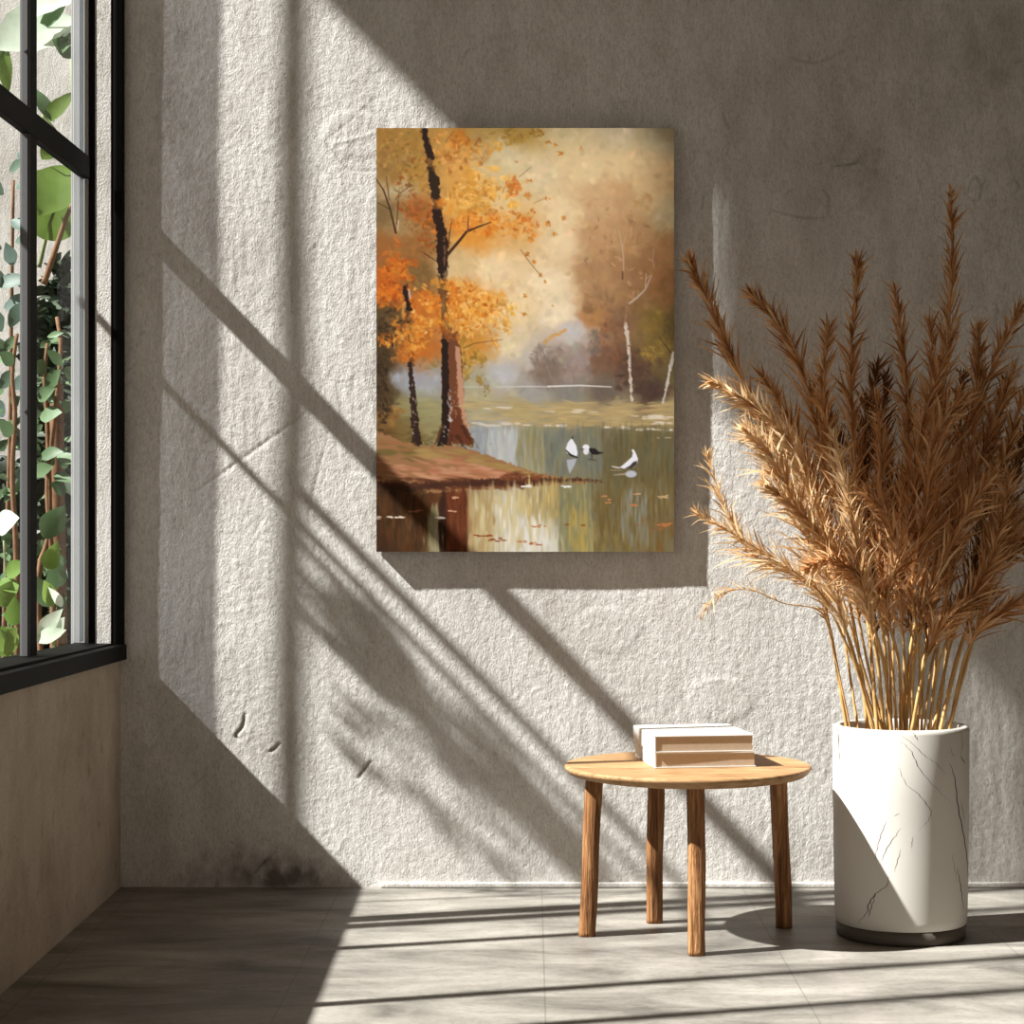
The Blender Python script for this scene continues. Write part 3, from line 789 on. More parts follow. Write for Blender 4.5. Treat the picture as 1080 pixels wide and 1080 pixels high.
    cluster(420, 517, 26, 4, 60, [(48,32,24),(62,40,28)], 2, 5, 0.6, 0.6, 0)
    cluster(548, 503, 22, 4, 60, [(122,68,38),(104,56,32)], 2, 5, 0.6, 0.6, 0.1)
    # lower reflections
    vert(397, 450, 522, 582, 240, [(72,44,20),(88,52,24),(60,42,22),(94,64,34)], 0.8, 2.6, 0.5)
    vert(453, 464, 540, 582, 60, [(146,138,98),(132,122,82),(158,152,116)], 0.8, 2, 0.6)
    vert(463, 472, 522, 582, 60, [(52,32,20),(68,38,24)], 0.8, 2, 0.6)
    vert(472, 491, 522, 582, 120, [(104,50,24),(90,44,22),(116,62,32)], 0.8, 2.2, 0.6)
    vert(494, 522, 520, 582, 150, [(176,152,98),(160,128,78),(190,178,130)], 0.8, 2.2, 0.5)
    vert(522, 580, 518, 582, 260, [(202,198,178),(192,180,138),(186,166,108),(206,202,184)], 0.8, 2.4, 0.5)
    vert(553, 590, 512, 545, 100, [(184,160,96),(164,140,80),(140,132,92)], 0.7, 1.8, 0.55)
    vert(590, 625, 512, 582, 190, [(128,124,86),(150,136,82),(116,116,88)], 0.7, 2, 0.5)
    vert(600, 620, 530, 582, 60, [(168,146,72),(156,136,70)], 0.7, 1.6, 0.5)
    vert(625, 711, 510, 582, 320, [(114,96,54),(104,86,46),(122,108,68),(110,104,78)], 0.8, 2.4, 0.5)
    vert(655, 684, 520, 575, 60, [(122,122,104),(132,130,112)], 0.7, 1.6, 0.45)
    cluster(688, 553, 18, 9, 40, [(150,94,50),(138,90,50)], 1.5, 5, 0.5, 0.6, 0)
    for (x0, x1, y, n, cc) in [(410,432,546,7,(214,196,164)),(454,468,546,5,(206,198,166)),(398,406,546,2,(190,170,140)),(478,482,525,3,(196,146,110)),(474,482,539,3,(196,146,110)),(430,445,539,4,(150,96,60)),
                              (500,520,565,9,(140,72,38)),(516,532,570,6,(140,72,38)),(560,575,555,6,(176,120,70)),(548,558,513,5,(222,216,198)),(594,602,513,4,(222,218,204)),(640,646,527,2,(190,132,84)),
                              (670,676,521,3,(196,146,100)),(664,672,533,4,(176,116,66)),(694,711,524,6,(186,158,108)),(690,708,554,8,(176,110,62)),(596,602,553,2,(130,86,46)),(614,619,554,2,(130,86,46)),(560,570,574,6,(164,96,52)),(548,558,572,4,(176,120,76)),
                              (636,642,524,2,(180,124,80)),(694,706,462,4,(146,132,98)),(638,645,530,2,(180,124,80))]:
        for k in range(n): K.dab(U(x0, x1), y+prng.normal(0, 0.6), U(1.6, 3.6), U(0.5, 1.0), prng.normal(0, 0.05), cc, 0.9, 0.4)
    # three birds
    K.poly([(603,462),(599,467),(597,473),(598,478),(603,481),(608,483),(609.5,478),(608,470),(605,465)], (212,212,208), 1, 0.8)
    K.line([(603.5,462.5),(604.5,460.5)], 1.4, (60,58,56), 1, 0.8); K.line([(597.5,475),(602,480),(609,482.5)], [1, 2.4, 1.6], (48,44,40), 1, 0.8)
    K.poly([(598,485),(608.5,484),(606,491),(601,500),(598.5,491)], (168,174,178), 0.8, 1.2)
    K.dab(618.3, 472, 3.6, 3.2, 0, (216,214,210), 1, 0.3); K.dab(618.5, 476, 3, 3.6, 0.2, (206,204,200), 1, 0.3)
    K.poly([(621.5,472.5),(628,473),(632,476.5),(637.5,477.5),(631,479.5),(625,479.5),(622,476)], (40,34,32), 1, 0.8)
    K.line([(613,474),(616,473.5)], 0.9, (60,54,48), 1, 0.7); K.line([(624,479),(624.5,484)], 1, (64,50,44), 0.9, 0.7); K.line([(621,484.5),(629,485.5)], 1, (74,54,44), 0.8, 0.8)
    K.poly([(652.5,493),(655,492.5),(662,486.5),(667,482),(668,478),(666.5,474.5),(669,474),(671.5,479),(673.3,484),(672,490),(668,493.5),(659,494.5)], (212,211,206), 1, 0.8)
    K.poly([(672,486),(672,490),(667,494),(659,494.5),(665,491),(668,487.5)], (56,48,44), 0.95, 0.8); K.line([(646,492),(653,493.5)], [1, 1.6], (206,196,180), 0.9, 0.8)
    K.dab(666, 500, 6, 3.6, 0, (176,182,184), 0.9, 0.4); K.line([(648,501),(660,500)], [1, 2], (170,150,124), 0.8, 1)
    K.line([(644,496),(656,496)], 1, (160,136,106), 0.7, 0.8)
    return K
K = paint()
pg = K.a/255.0
my = pg.mean(2, keepdims=True)
pg = my + (pg - my)*0.90
pg = 0.46 + (pg - 0.46)*1.06 - 0.022
pg[..., 2] *= 1.07
pg = np.clip(pg, 0, 1)
lum = np.where(pg <= 0.04045, pg/12.92, ((pg+0.055)/1.055)**2.4)
h2, w2 = K.h, K.w
pic = thing('canvas_painting', 'tall autumn lake landscape on canvas hung on plaster wall', 'painting', ((554-VX)/F*BACK, BACK, W(554, 582, BACK).z))
U0 = np.array(pic.location)
pxl, pxr = (PX0-VX)/F*PD, (PX1-VX)/F*PD
pzt, pzb = H-(PY0-VY)/F*PD, H-(PY1-VY)/F*PD
GX, GZ = np.meshgrid(np.linspace(pxl, pxr, w2), np.linspace(pzt, pzb, h2))
brush = 0.00002*fnoise(h2, w2, 1.3, 1.3, 9)
edge = np.zeros_like(GX); edge[1:-1, 1:-1] = 1
pc = np.stack([GX, PD - brush*edge, GZ], -1).reshape(-1, 3) - U0
idx = np.arange(h2*w2).reshape(h2, w2)
q = np.stack([idx[:-1, :-1], idx[1:, :-1], idx[1:, 1:], idx[:-1, 1:]], -1).reshape(-1, 4).astype(np.int32)
me = bpy.data.meshes.new('painted_face')
me.vertices.add(len(pc)); me.vertices.foreach_set('co', pc.astype(np.float32).ravel())
me.loops.add(q.size); me.loops.foreach_set('vertex_index', q.ravel())
me.polygons.add(len(q)); me.polygons.foreach_set('loop_start', np.arange(0, q.size, 4, dtype=np.int32))
me.update(calc_edges=True)
me.polygons.foreach_set('use_smooth', np.ones(len(q), bool))
ca = me.color_attributes.new('pigment', 'FLOAT_COLOR', 'POINT')
ca.data.foreach_set('color', np.concatenate([lum.reshape(-1, 3), np.ones((h2*w2, 1))], 1).astype(np.float32).ravel())
m, nt, P, out = new_mat('oil_paint')
a = nt.nodes.new('ShaderNodeVertexColor'); a.layer_name = 'pigment'
PAINT_GAIN = 1.0
mul = nt.nodes.new('ShaderNodeVectorMath'); mul.operation = 'SCALE'; mul.inputs['Scale'].default_value = PAINT_GAIN
nt.links.new(a.outputs['Color'], mul.inputs[0])
nt.links.new(mul.outputs[0], P.inputs['Base Color'])
P.inputs['Roughness'].default_value = 0.7; P.inputs['Specular IOR Level'].default_value = 0.15
link('painted_face', me, m, pic)
mb = MB()
mb.box(pxl-U0[0], pxr-U0[0], PD+0.0006-U0[1], BACK-0.004-U0[1], pzb-U0[2], pzt-U0[2])
mb.build('stretcher', M['canvas_side'], pic)['label'] = 'dark wrapped canvas edge'

# ------------------------------------------------------------------ side table
TC = Vector(((725-VX)/F*5.5, 5.5, 0)); TZ = 0.455; TR = 0.325
tab = thing('side_table', 'small round wooden side table with four rough legs', 'table', TC)
mb = MB()
mb.lathe([(0.02, TZ-0.030), (TR-0.045, TZ-0.030), (TR-0.016, TZ-0.024), (TR-0.003, TZ-0.012), (TR, TZ-0.006), (TR-0.003, TZ-0.001), (TR-0.007, TZ), (0.02, TZ)], 128)
mb.build('tabletop', M['top_wood'], tab, smooth=False)
for f in bpy.data.objects['tabletop'].data.polygons: f.use_smooth = abs(f.normal.z) < 0.95
for i, (bx, by, tx) in enumerate(((619, 987, 627), (690, 973, 691.5), (735, 1007, 735), (827, 978, 820))):
    Y0 = H*F/(by-VY)
    b0 = Vector(((bx-VX)/F*Y0, Y0, 0.0)) - TC
    yt = Y0 + (5.5-Y0)*0.12
    t0 = Vector(((tx-VX)/F*Y0, yt, TZ-0.028)) - TC
    mb = MB(); n = 20; rings = 40
    vs, fs = [], []
    grain = [random.gauss(0, 1) for _ in range(n)]
    for r in range(rings+1):
        t = r/rings
        c = b0.lerp(t0, t)
        c.x += 0.0010*math.sin(t*7+i*2)
        rad = (0.0222 + 0.0012*t)*(1+0.012*math.sin(t*9+i*1.7))
        for k in range(n):
            a = 2*math.pi*k/n
            sq = 1/max(abs(math.cos(a)), abs(math.sin(a)))
            rr = rad*(0.62+0.38*min(sq, 1.22))*(1+0.028*grain[(k+int(1.6*math.sin(t*6+i))) % n]*(0.6+0.4*math.sin(t*11+k)))
            vs.append(c + Vector((rr*math.cos(a), rr*math.sin(a), 0)))
    for r in range(rings):
        for k in range(n):
            fs.append((r*n+k, r*n+(k+1) % n, (r+1)*n+(k+1) % n, (r+1)*n+k))
    fs.append(tuple(range(n-1, -1, -1))); fs.append(tuple(rings*n+k for k in range(n)))
    mb.add(vs, fs)
    mb.build('leg', M['leg_wood'], tab, smooth=True)

# ------------------------------------------------------------------ two books on the table
def book(z0, th, wd, dp, ox, oy, rz, label):
    A = Vector(((691-VX)/F*5.40, 5.40, 0))
    t = thing('book', label, 'book', (A.x+ox, A.y+oy, z0), rz, 'white books on the side table')
    cv = 0.0032
    mb = MB()
    mb.box(0, wd, 0, dp, 0, cv); mb.box(0, wd, 0, dp, th-cv, th)
    mb.box(0.001, wd, dp-0.004, dp, cv-0.0005, th-cv+0.0005)
    mb.box(-0.0005, 0.004, 0.0005, dp-0.0005, cv-0.0005, th-cv+0.0005)
    for hz in (0.34, 0.67): mb.box(-0.0011, 0.002, 0.002, dp-0.002, th*hz-0.0006, th*hz+0.0006)
    bevel(mb.build('cover', M['cover'], t), 0.0006)
    mb = MB()
    n = 1
    for k in range(n):
        a0 = cv + (th-2*cv)*k/n; a1 = cv + (th-2*cv)*(k+1)/n
        mb.box(0.0045, wd-0.004, 0.003, dp-0.005, a0+0.0006, a1-0.0006)
    mb.build('pages', M['paper'], t)
    return t
book(TZ+0.0003, 0.040, 0.268, 0.285, 0.000, 0.004, math.radians(7.5), 'lower white book lying directly on the round table top')
book(TZ+0.0406, 0.044, 0.264, 0.290, -0.001, 0.001, math.radians(8.2), 'upper white book lying on top of the other book')

# ------------------------------------------------------------------ vase
VC = Vector(((950-VX)/F*5.53, 5.53, 0)); VR = 0.1785; VH = 0.557
vase = thing('floor_vase', 'tall white cracked ceramic floor vase with dark foot', 'vase', VC)
mb = MB()
prof = [(0.02, 0.037), (VR-0.010, 0.037), (VR-0.0065, 0.040), (VR-0.005, 0.06), (VR-0.002, 0.22), (VR, 0.38), (VR, VH-0.012), (VR-0.003, VH-0.003), (VR-0.008, VH), (VR-0.016, VH), (VR-0.020, VH-0.004), (VR-0.022, VH-0.02), (VR-0.024, 0.06), (0.02, 0.058)]
mb.lathe(prof, 128)
def vrad(z): return float(np.interp(z, [0.04, 0.06, 0.22, 0.38, 0.545], [VR-0.0065, VR-0.005, VR-0.002, VR, VR]))
def vcrack(pts, wid):
    """hairline crack: px/py in the photograph, laid on the vase skin"""
    cp = curve(pts, 5*len(pts))
    vs = []
    for i, p in enumerate(cp):
        p = (p[0]+0.5*math.sin(i*1.9+pts[0][0]), p[1]+0.4*math.cos(i*2.3))
        sn = max(-0.98, min(0.98, (p[0]-950)/71.0))
        a = -math.pi/2 + math.asin(sn)
        d = VC.y - math.cos(a+math.pi/2)*VR
        z = H-(p[1]-VY)/F*d
        r = vrad(z)+0.0004
        t = i/(len(cp)-1); hw = wid*(0.25+math.sin(math.pi*t)*0.75)*0.5
        da = hw/VR/max(0.3, math.cos(math.asin(sn)))
        for s_ in (-1, 1): vs.append((r*math.cos(a+s_*da), r*math.sin(a+s_*da), z))
    fs = [(2*i, 2*i+1, 2*i+3, 2*i+2) for i in range(len(cp)-1)]
    mb.add(vs, fs, 1)
for p, wd in [([(990, 805), (996, 822), (1000, 850), (1008, 880), (1014, 905), (1017, 925)], 0.0034),
              ([(934, 772), (950, 785), (962, 797), (975, 806), (985, 817)], 0.0016), ([(949, 771), (955, 781)], 0.0018),
              ([(931, 777), (947, 791), (956, 810), (970, 827), (992, 848)], 0.0015), ([(935, 808), (943, 827), (955, 837), (966, 851), (969, 858), (964, 868), (956, 875)], 0.0016),
              ([(924, 865), (917, 885), (912, 908)], 0.0014), ([(938, 873), (925, 893), (918, 910)], 0.0014), ([(950, 882), (948, 895)], 0.0010), ([(938, 895), (931, 920)], 0.0011),
              ([(930, 861), (936, 858)], 0.0011), ([(925, 924), (924, 934), (913, 943), (906, 955), (905, 962), (896, 974)], 0.0026), ([(913, 944), (908, 960), (906, 968)], 0.0020),
              ([(1004, 772), (1006, 785), (1003, 797)], 0.0012), ([(1003, 797), (1010, 806)], 0.0030), ([(1000, 915), (1005, 935), (1010, 960)], 0.0026), ([(990, 787), (994, 797), (998, 796)], 0.0012),
              ([(1003, 842), (1010, 868)], 0.0012), ([(993, 900), (1000, 930)], 0.0010)]:
    vcrack(p, wd)
body = mb.build('body', [M['vase'], M['crack']], vase, recalc=False)
for f in body.data.polygons: f.use_smooth = abs(f.normal.z) < 0.9
mb = MB(); mb.lathe([(0.02, 0.0), (VR-0.016, 0.0), (VR-0.010, 0.003), (VR-0.0085, 0.010), (VR-0.0075, 0.0372), (0.02, 0.0372)], 128)
ft = mb.build('foot', M['plinth'], vase)
for f in ft.data.polygons: f.use_smooth = abs(f.normal.z) < 0.9
ft['label'] = 'dark grey foot band'

# ------------------------------------------------------------------ dried plumes in the vase
def plume(pts, d_tip, b0, label, lmax=0.085, dens=420, rad=0.0034, spread=0.5, wid=0.0046, seed=0, mat='plume'):
    """pts: photo points from the mouth of the vase to the tip; d_tip: depth of the tip; b0: share of the stalk that stays bare"""
    rr = random.Random(seed*13+5)
    n = 48
    c2 = curve(pts, n)
    ang = rr.uniform(0, 6.28)
    bx = (pts[0][0]-950)/F*VC.y
    d0 = VC.y + rr.uniform(-0.07, 0.07)
    path = []
    for i, p in enumerate(c2):
        t = i/n
        d = d0 + (d_tip-d0)*(t**1.1)
        path.append(W(p[0], p[1], d))
    # stand the stalk on the bottom of the vase
    foot = Vector((VC.x + (path[0].x-VC.x)*0.55, VC.y + (d0-VC.y)*0.4, 0.065))
    base = foot
    t = thing('dried_plume', label, 'dried grass', base, 0, 'dried plumes standing in the white vase')
    full = [foot, foot.lerp(path[0], 0.5)] + path
    mb = MB()
    m_ = len(full)
    wob = [Vector((rr.gauss(0, 0.0003), rr.gauss(0, 0.0003), 0)) for _ in range(m_)]
    mb.tube([full[i]-base+wob[i] for i in range(m_)], [rad*(1-0.86*(i/m_)**1.3) for i in range(m_)], 6)
    mb.build('stalk', M['stalk'], t, smooth=True, recalc=False)
    # plume: curved slender bracts along the rest
    vs, fs = [], []
    L = sum((path[i+1]-path[i]).length for i in range(n))
    nb = int(dens*L*(1-b0)); lv_ = rr.uniform(0.85, 1.2)
    for k in range(nb):
        u = b0 + (1-b0)*rr.random()**0.9
        fi = min(u*n, n-1.001); i = int(fi); fr = fi-i
        p = path[i].lerp(path[i+1], fr)
        ax = (path[i+1]-path[i]).normalized()
        s_ = (u-b0)/(1-b0)
        ln = lmax*lv_*(0.45+0.55*min(1, s_*4))*(1-0.68*s_**1.4)*rr.uniform(0.45, 1.3)
        a = rr.uniform(0, 6.283)
        e1 = ax.cross(Vector((0, 1, 0.1))).normalized(); e2 = ax.cross(e1)
        od = (e1*math.cos(a)*1.0 + e2*math.sin(a)*0.8)
        op = spread*rr.uniform(0.5, 1.25)
        dr = (ax*math.cos(op) + od*math.sin(op)).normalized()
        curl = rr.gauss(0.30, 0.55)
        wv = dr.cross(Vector((rr.gauss(0, 1), rr.gauss(0, 1)-0.6, rr.gauss(0, 1)))).normalized()
        seg = 5; b = len(vs); q_ = p.copy(); wd = wid*rr.uniform(0.55, 1.3)
        for sgm in range(seg+1):
            v = sgm/seg
            ww = wd*0.5*(0.45+1.3*v if v < 0.42 else (1.0*(1-v)/0.58))
            vs.append(q_ - wv*ww - base); vs.append(q_ + wv*ww - base)
            dr = (dr + od*curl*0.16 + Vector((rr.gauss(0, 0.07), rr.gauss(0, 0.07), rr.gauss(0, 0.07)-0.025))).normalized()
            q_ = q_ + dr*(ln/seg)
        for sgm in range(seg):
            fs.append((b+2*sgm, b+2*sgm+1, b+2*sgm+3, b+2*sgm+2))
    mb = MB(); mb.add(vs, fs)
    mb.build('plume', M[mat], t, smooth=True, recalc=False)
    return t

PL = [
 ([(893,768),(882,700),(868,632),(836,520),(790,420),(755,335),(726,274)], 5.50, 0.34, 'long brown plume leaning furthest left towards the upper half of the painting'),
 ([(905,768),(893,690),(880,600),(866,480),(848,395),(822,343),(794,311)], 5.74, 0.36, 'dark brown plume bent left behind the leftmost long one'),
 ([(925,768),(918,680),(906,580),(900,470),(898,380),(906,268)], 5.74, 0.36, 'narrow upright plume with its tip left of the tallest one'),
 ([(931,768),(913,690),(896,600),(880,500),(869,420),(874,342)], 5.36, 0.34, 'sunlit plume standing upright at the left front of the bunch'),
 ([(945,768),(942,690),(946,600),(957,480),(956,400),(943,298)], 5.66, 0.40, 'slim upright plume just left of the tallest plume'),
 ([(962,768),(964,700),(984,600),(990,500),(996,400),(1004,300),(1003,196)], 5.50, 0.42, 'tallest plume of the bunch rising to the highest point'),
 ([(956,768),(958,700),(974,610),(984,520),(986,430),(981,336)], 5.56, 0.40, 'full plume pressed against the left flank of the tallest plume'),
 ([(988,768),(998,690),(997,640),(1000,560),(1014,470),(1045,390),(1077,322)], 5.64, 0.42, 'plume bending right with its tip at the right edge of the picture'),
 ([(993,768),(1012,690),(1036,618),(1048,560),(1058,490),(1080,418)], 5.50, 0.40, 'brown plume at the far right on a pale bare stalk'),
 ([(1001,768),(1016,700),(1032,665),(1056,645),(1092,630)], 5.44, 0.40, 'low plume sprayed out flat to the right just above the vase'),
 ([(920,768),(905,705),(884,648),(845,612),(800,588),(768,545),(744,474)], 5.42, 0.42, 'pale plume sagging left with an upturned tip beside the painting edge'),
 ([(897,768),(880,690),(866,646),(826,636),(790,622),(757,628),(737,652)], 5.36, 0.52, 'thin pale plume drooping lowest on the left'),
 ([(927,768),(895,685),(862,622),(812,588),(772,562),(733,541)], 5.30, 0.40, 'pale sunlit plume reaching left at the height of the painting bottom'),
 ([(929,768),(906,690),(880,602),(856,520),(826,458),(788,424),(748,401)], 5.38, 0.38, 'sunlit plume leaning left under the long brown one'),
 ([(922,768),(902,700),(884,640),(852,560),(820,492),(785,452)], 5.28, 0.36, 'front plume leaning left above the drooping pale ones'),
 ([(932,768),(926,700),(914,640),(904,580),(894,520),(878,456)], 5.26, 0.32, 'bushy sunlit plume at the very front of the bunch'),
 ([(946,768),(940,700),(930,632),(926,560),(930,480),(924,416)], 5.46, 0.34, 'brown plume in the middle of the bunch under the dark gap'),
 ([(952,768),(954,700),(950,630),(960,545),(972,455),(992,385)], 5.38, 0.34, 'brown front plume below the tallest plume'),
 ([(981,768),(988,690),(1004,605),(1020,525),(1046,455),(1070,388)], 5.56, 0.38, 'plume leaning right between the tallest and the right edge'),
 ([(962,768),(972,715),(981,682),(1000,652),(1026,636)], 5.46, 0.42, 'short low plume leaning right close above the vase rim'),
 ([(1001,768),(1022,690),(1046,612),(1066,565),(1096,520)], 5.60, 0.36, 'plume leaning out of the right side of the picture'),
 ([(972,768),(976,690),(998,580),(1022,490),(1032,410),(1030,345)], 5.70, 0.40, 'dark plume standing at the back right of the tallest one'),
 ([(915,768),(906,690),(888,600),(862,520),(836,450),(802,393)], 5.60, 0.38, 'brown plume leaning left behind the sunlit ones'),
 ([(940,768),(930,690),(905,625),(872,575),(838,535),(806,510)], 5.30, 0.36, 'low sunlit plume arching left from the centre of the bunch'),
 ([(936,768),(934,690),(922,630),(896,600),(872,590),(852,600)], 5.24, 0.40, 'short curled plume hanging over the front of the bare stalks'),
 ([(968,768),(970,690),(962,620),(975,545),(985,470),(1012,420)], 5.34, 0.36, 'reddish front plume right of the centre of the bunch'),
 ([(950,768),(948,700),(935,640),(945,590),(935,545),(915,520)], 5.28, 0.36, 'small curling plume low in the middle of the bunch'),
]
BK = [  # back ones added to fill the gaps, shade put into their colour
 ([(930,768),(926,690),(918,600),(912,520),(915,450),(925,385)], 5.84, 0.30, 'added shade-toned plume at the back filling the gap left of the tallest plume'),
 ([(960,768),(962,690),(955,600),(940,520),(930,460),(935,395)], 5.90, 0.30, 'added shade-toned plume deep at the back between the two slim upright plumes'),
 ([(985,768),(1000,690),(1025,600),(1040,520),(1048,460),(1062,400)], 5.86, 0.30, 'added shade-toned plume at the back near the right edge of the picture'),
 ([(992,768),(1010,690),(1040,610),(1062,540),(1075,480),(1090,430)], 5.84, 0.30, 'added shade-toned plume at the back touching the right edge of the picture'),
 ([(975,768),(985,690),(1010,640),(1040,600),(1070,580),(1096,572)], 5.80, 0.30, 'added shade-toned plume at the back arching low to the right'),
 ([(940,768),(938,690),(930,620),(905,540),(885,470),(862,400)], 5.86, 0.30, 'added shade-toned plume at the back leaning left behind the bushy front one'),
 ([(965,768),(975,690),(990,610),(1005,530),(1012,460),(1016,390)], 5.84, 0.30, 'added shade-toned plume at the back right behind the tallest plume'),
 ([(980,768),(990,700),(1012,650),(1036,610),(1055,560),(1064,500)], 5.42, 0.30, 'brown plume in front at the right above the low spray'),
 ([(955,768),(962,700),(975,640),(1000,580),(1020,540),(1048,500)], 5.36, 0.30, 'brown front plume fanning right from the middle of the bunch'),
]
NB = len(PL)
PL += BK
for i, (pts, dt, b0, lab) in enumerate(PL):
    thin = i in (11,)
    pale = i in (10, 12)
    plume(pts, dt, b0 - (0 if thin else 0.06), lab, lmax=0.060 if thin else (0.125 if pale else 0.155), dens=170 if thin else (330 if pale else 430), rad=0.0026 if thin else random.Random(i).uniform(0.0036, 0.0054), spread=0.44, wid=0.0042 if thin else (0.0050 if pale else 0.0068), seed=i, mat='plume_pale_lit' if thin or pale or i in (13, 14, 15, 23) else ('plume_shade' if NB <= i < NB+7 else 'plume'))

# ------------------------------------------------------------------ garden outside the window
mb = MB(); mb.box(-9, OX, -2, 9, -0.2, -0.02)
tag(mb.build('garden_ground', M['soil']), 'bare soil of the garden outside the window', 'ground', None, 'structure')
mb = MB(); mb.box(-3.4, -1.35, 8.7, 8.85, -0.05, 3.9)
tag(mb.build('garden_wall', M['garden_wall']), 'pale rendered garden wall seen through the window', 'wall', None, 'structure')

def blade(vs, fs, p0, p1, wid, nrm, arch=0.15, fold=0.25, seg=9, shape=0.45, twist=0.0):
    """one leaf blade from p0 to p1 with a folded midrib"""
    p0, p1, nrm = Vector(p0), Vector(p1), Vector(nrm).normalized()
    ax = p1-p0; L = ax.length; ax.normalize()
    side = ax.cross(nrm).normalized(); up = side.cross(ax).normalized()
    b = len(vs)
    for i in range(seg+1):
        t = i/seg
        wprof = (t/shape)**0.6 if t < shape else max(0.0, 1-((t-shape)/(1-shape))**2.0)
        wprof = max(wprof, 0.02)
        c = p0 + ax*L*t + up*(arch*L*4*t*(1-t)*0.5)
        sd = (side*math.cos(twist*t) + up*math.sin(twist*t))
        hw = wid*0.5*wprof
        wave = 0.04*hw*math.sin(i*2.1)
        vs += [c - sd*hw + up*(fold*hw+wave), c, c + sd*hw + up*(fold*hw-wave)]
    for i in range(seg):
        a = b+3*i
        fs += [(a, a+1, a+4, a+3), (a+1, a+2, a+5, a+4)]

def leaf_part(parent, org, name, mat, leaves):
    vs, fs = [], []
    for lf in leaves:
        (x0, y0, d0, x1, y1, d1, wd) = lf[:7]
        nrm = lf[7] if len(lf) > 7 else (0.25, -1, 0.25)
        blade(vs, fs, W(x0, y0, d0)-org, W(x1, y1, d1)-org, wd, nrm, arch=random.uniform(0.03, 0.16), fold=random.uniform(0.1, 0.4), seg=12, shape=random.uniform(0.35, 0.5), twist=random.uniform(-0.4, 0.4))
    mb = MB(); mb.add(vs, fs)
    return mb.build(name, mat, parent, smooth=True, recalc=False)

def stem_part(parent, org, mat, paths, r0, name='stem'):
    for pth in paths:
        mb = MB()
        c = curve([(x, y, d) for (x, y, d) in pth], 18)
        P3 = [W(x, y, d)-org for x, y, d in c]
        mb.tube(P3, [r0*(1-0.45*i/len(P3)) for i in range(len(P3))], 8)
        mb.build(name, mat, parent, smooth=True, recalc=False)

def plant(name, label, px, d, cat='plant'):
    x = (px-VX)/F*d
    return thing(name, label, cat, (x, d, -0.02)), Vector((x, d, -0.02))

# banana plant with large paddle leaves
g, o_ = plant('banana_plant', 'tall banana plant with broad bright leaves behind the upper panes', 66, 6.95)
stem_part(g, o_, M['stem_green'], [[(96,1010,6.95),(94,700,6.95),(90,450,6.95),(84,240,6.95),(78,60,6.95)]], 0.028)
for lf, mt in [((74,250,6.92,30,196,6.8,0.20,(0.3,-1,0.5)), 'green'), ((76,175,6.9,42,228,6.75,0.17,(0.2,-1,0.6)), 'green'), ((80,20,6.9,-6,52,6.75,0.21,(0.1,-1,0.8)), 'pale'), ((78,-6,6.9,22,24,6.75,0.16,(0.1,-1,0.8)), 'pale'),
               ((40,36,6.85,72,-4,6.85,0.05), 'mid'), ((42,132,6.85,80,96,6.85,0.055), 'green'), ((57,128,6.85,34,92,6.85,0.05), 'mid'), ((76,60,6.85,55,42,6.75,0.07), 'mid'), ((74,34,6.85,66,56,6.75,0.05), 'mid'),
               ((0,66,6.85,24,6,6.85,0.03), 'mid'), ((8,100,6.85,0,30,6.85,0.05), 'green'), ((44,168,6.85,62,148,6.85,0.06), 'green')]:
    leaf_part(g, o_, 'leaf', M[mt], [lf])
stem_part(g, o_, M['stem_green'], [[(44,122,6.85),(58,138,6.85),(66,152,6.85),(74,170,6.85)], [(41,282,6.85),(50,245,6.85),(58,220,6.85)]], 0.008, 'leaf_stalk')

# rubber plant with blue-green ovals, behind the left pane
g, o_ = plant('rubber_plant', 'leafy plant with blue green oval leaves behind the left pane', 8, 6.95)
stem_part(g, o_, M['bark'], [[(8,1030,6.95),(4,700,6.95),(10,480,6.95),(12,330,6.95),(14,190,6.95)]], 0.010)
lv = []
for (x, y, s_, a) in [(8,300,34,2.6),(4,325,36,0.4),(14,280,26,1.9),(10,345,30,1.1),(2,262,30,2.9),(16,255,24,0.2),(12,232,22,-0.6),(4,205,24,2.5),(18,195,20,-0.3),(10,180,20,0.5),(20,160,18,-0.9),(6,375,28,2.3),(18,330,22,-0.4),(14,410,24,0.7),(4,440,28,2.2),(18,300,22,0.3),(2,350,30,2.0),(-6,300,40,0.1),(0,410,26,0.9)]:
    lv.append((x, y, 6.92, x+s_*math.cos(a), y-s_*math.sin(a), 6.86, 0.030+0.0007*s_))
leaf_part(g, o_, 'foliage', M['blue'], lv)

# dark palm on the right of the second pane
g, o_ = plant('palm', 'dark shaggy palm with a brown trunk behind the right pane', 66, 7.65)
stem_part(g, o_, M['bark'], [[(63,1010,7.65),(62,700,7.65),(60,480,7.65),(60,340,7.65)]], 0.040, 'trunk')
lv = []
for k in range(150):
    a = random.uniform(-0.3, 3.5); L = random.uniform(22, 60)
    x, y = random.gauss(62, 8), random.uniform(285, 400)
    lv.append((x, y, 7.65+random.uniform(-0.12, 0.1), x+L*math.cos(a)*0.75, y-L*math.sin(a)*0.6+14*abs(math.cos(a)), 7.5+random.uniform(-0.1, 0.1), random.uniform(0.02, 0.045)))
leaf_part(g, o_, 'frond', M['deep'], lv)

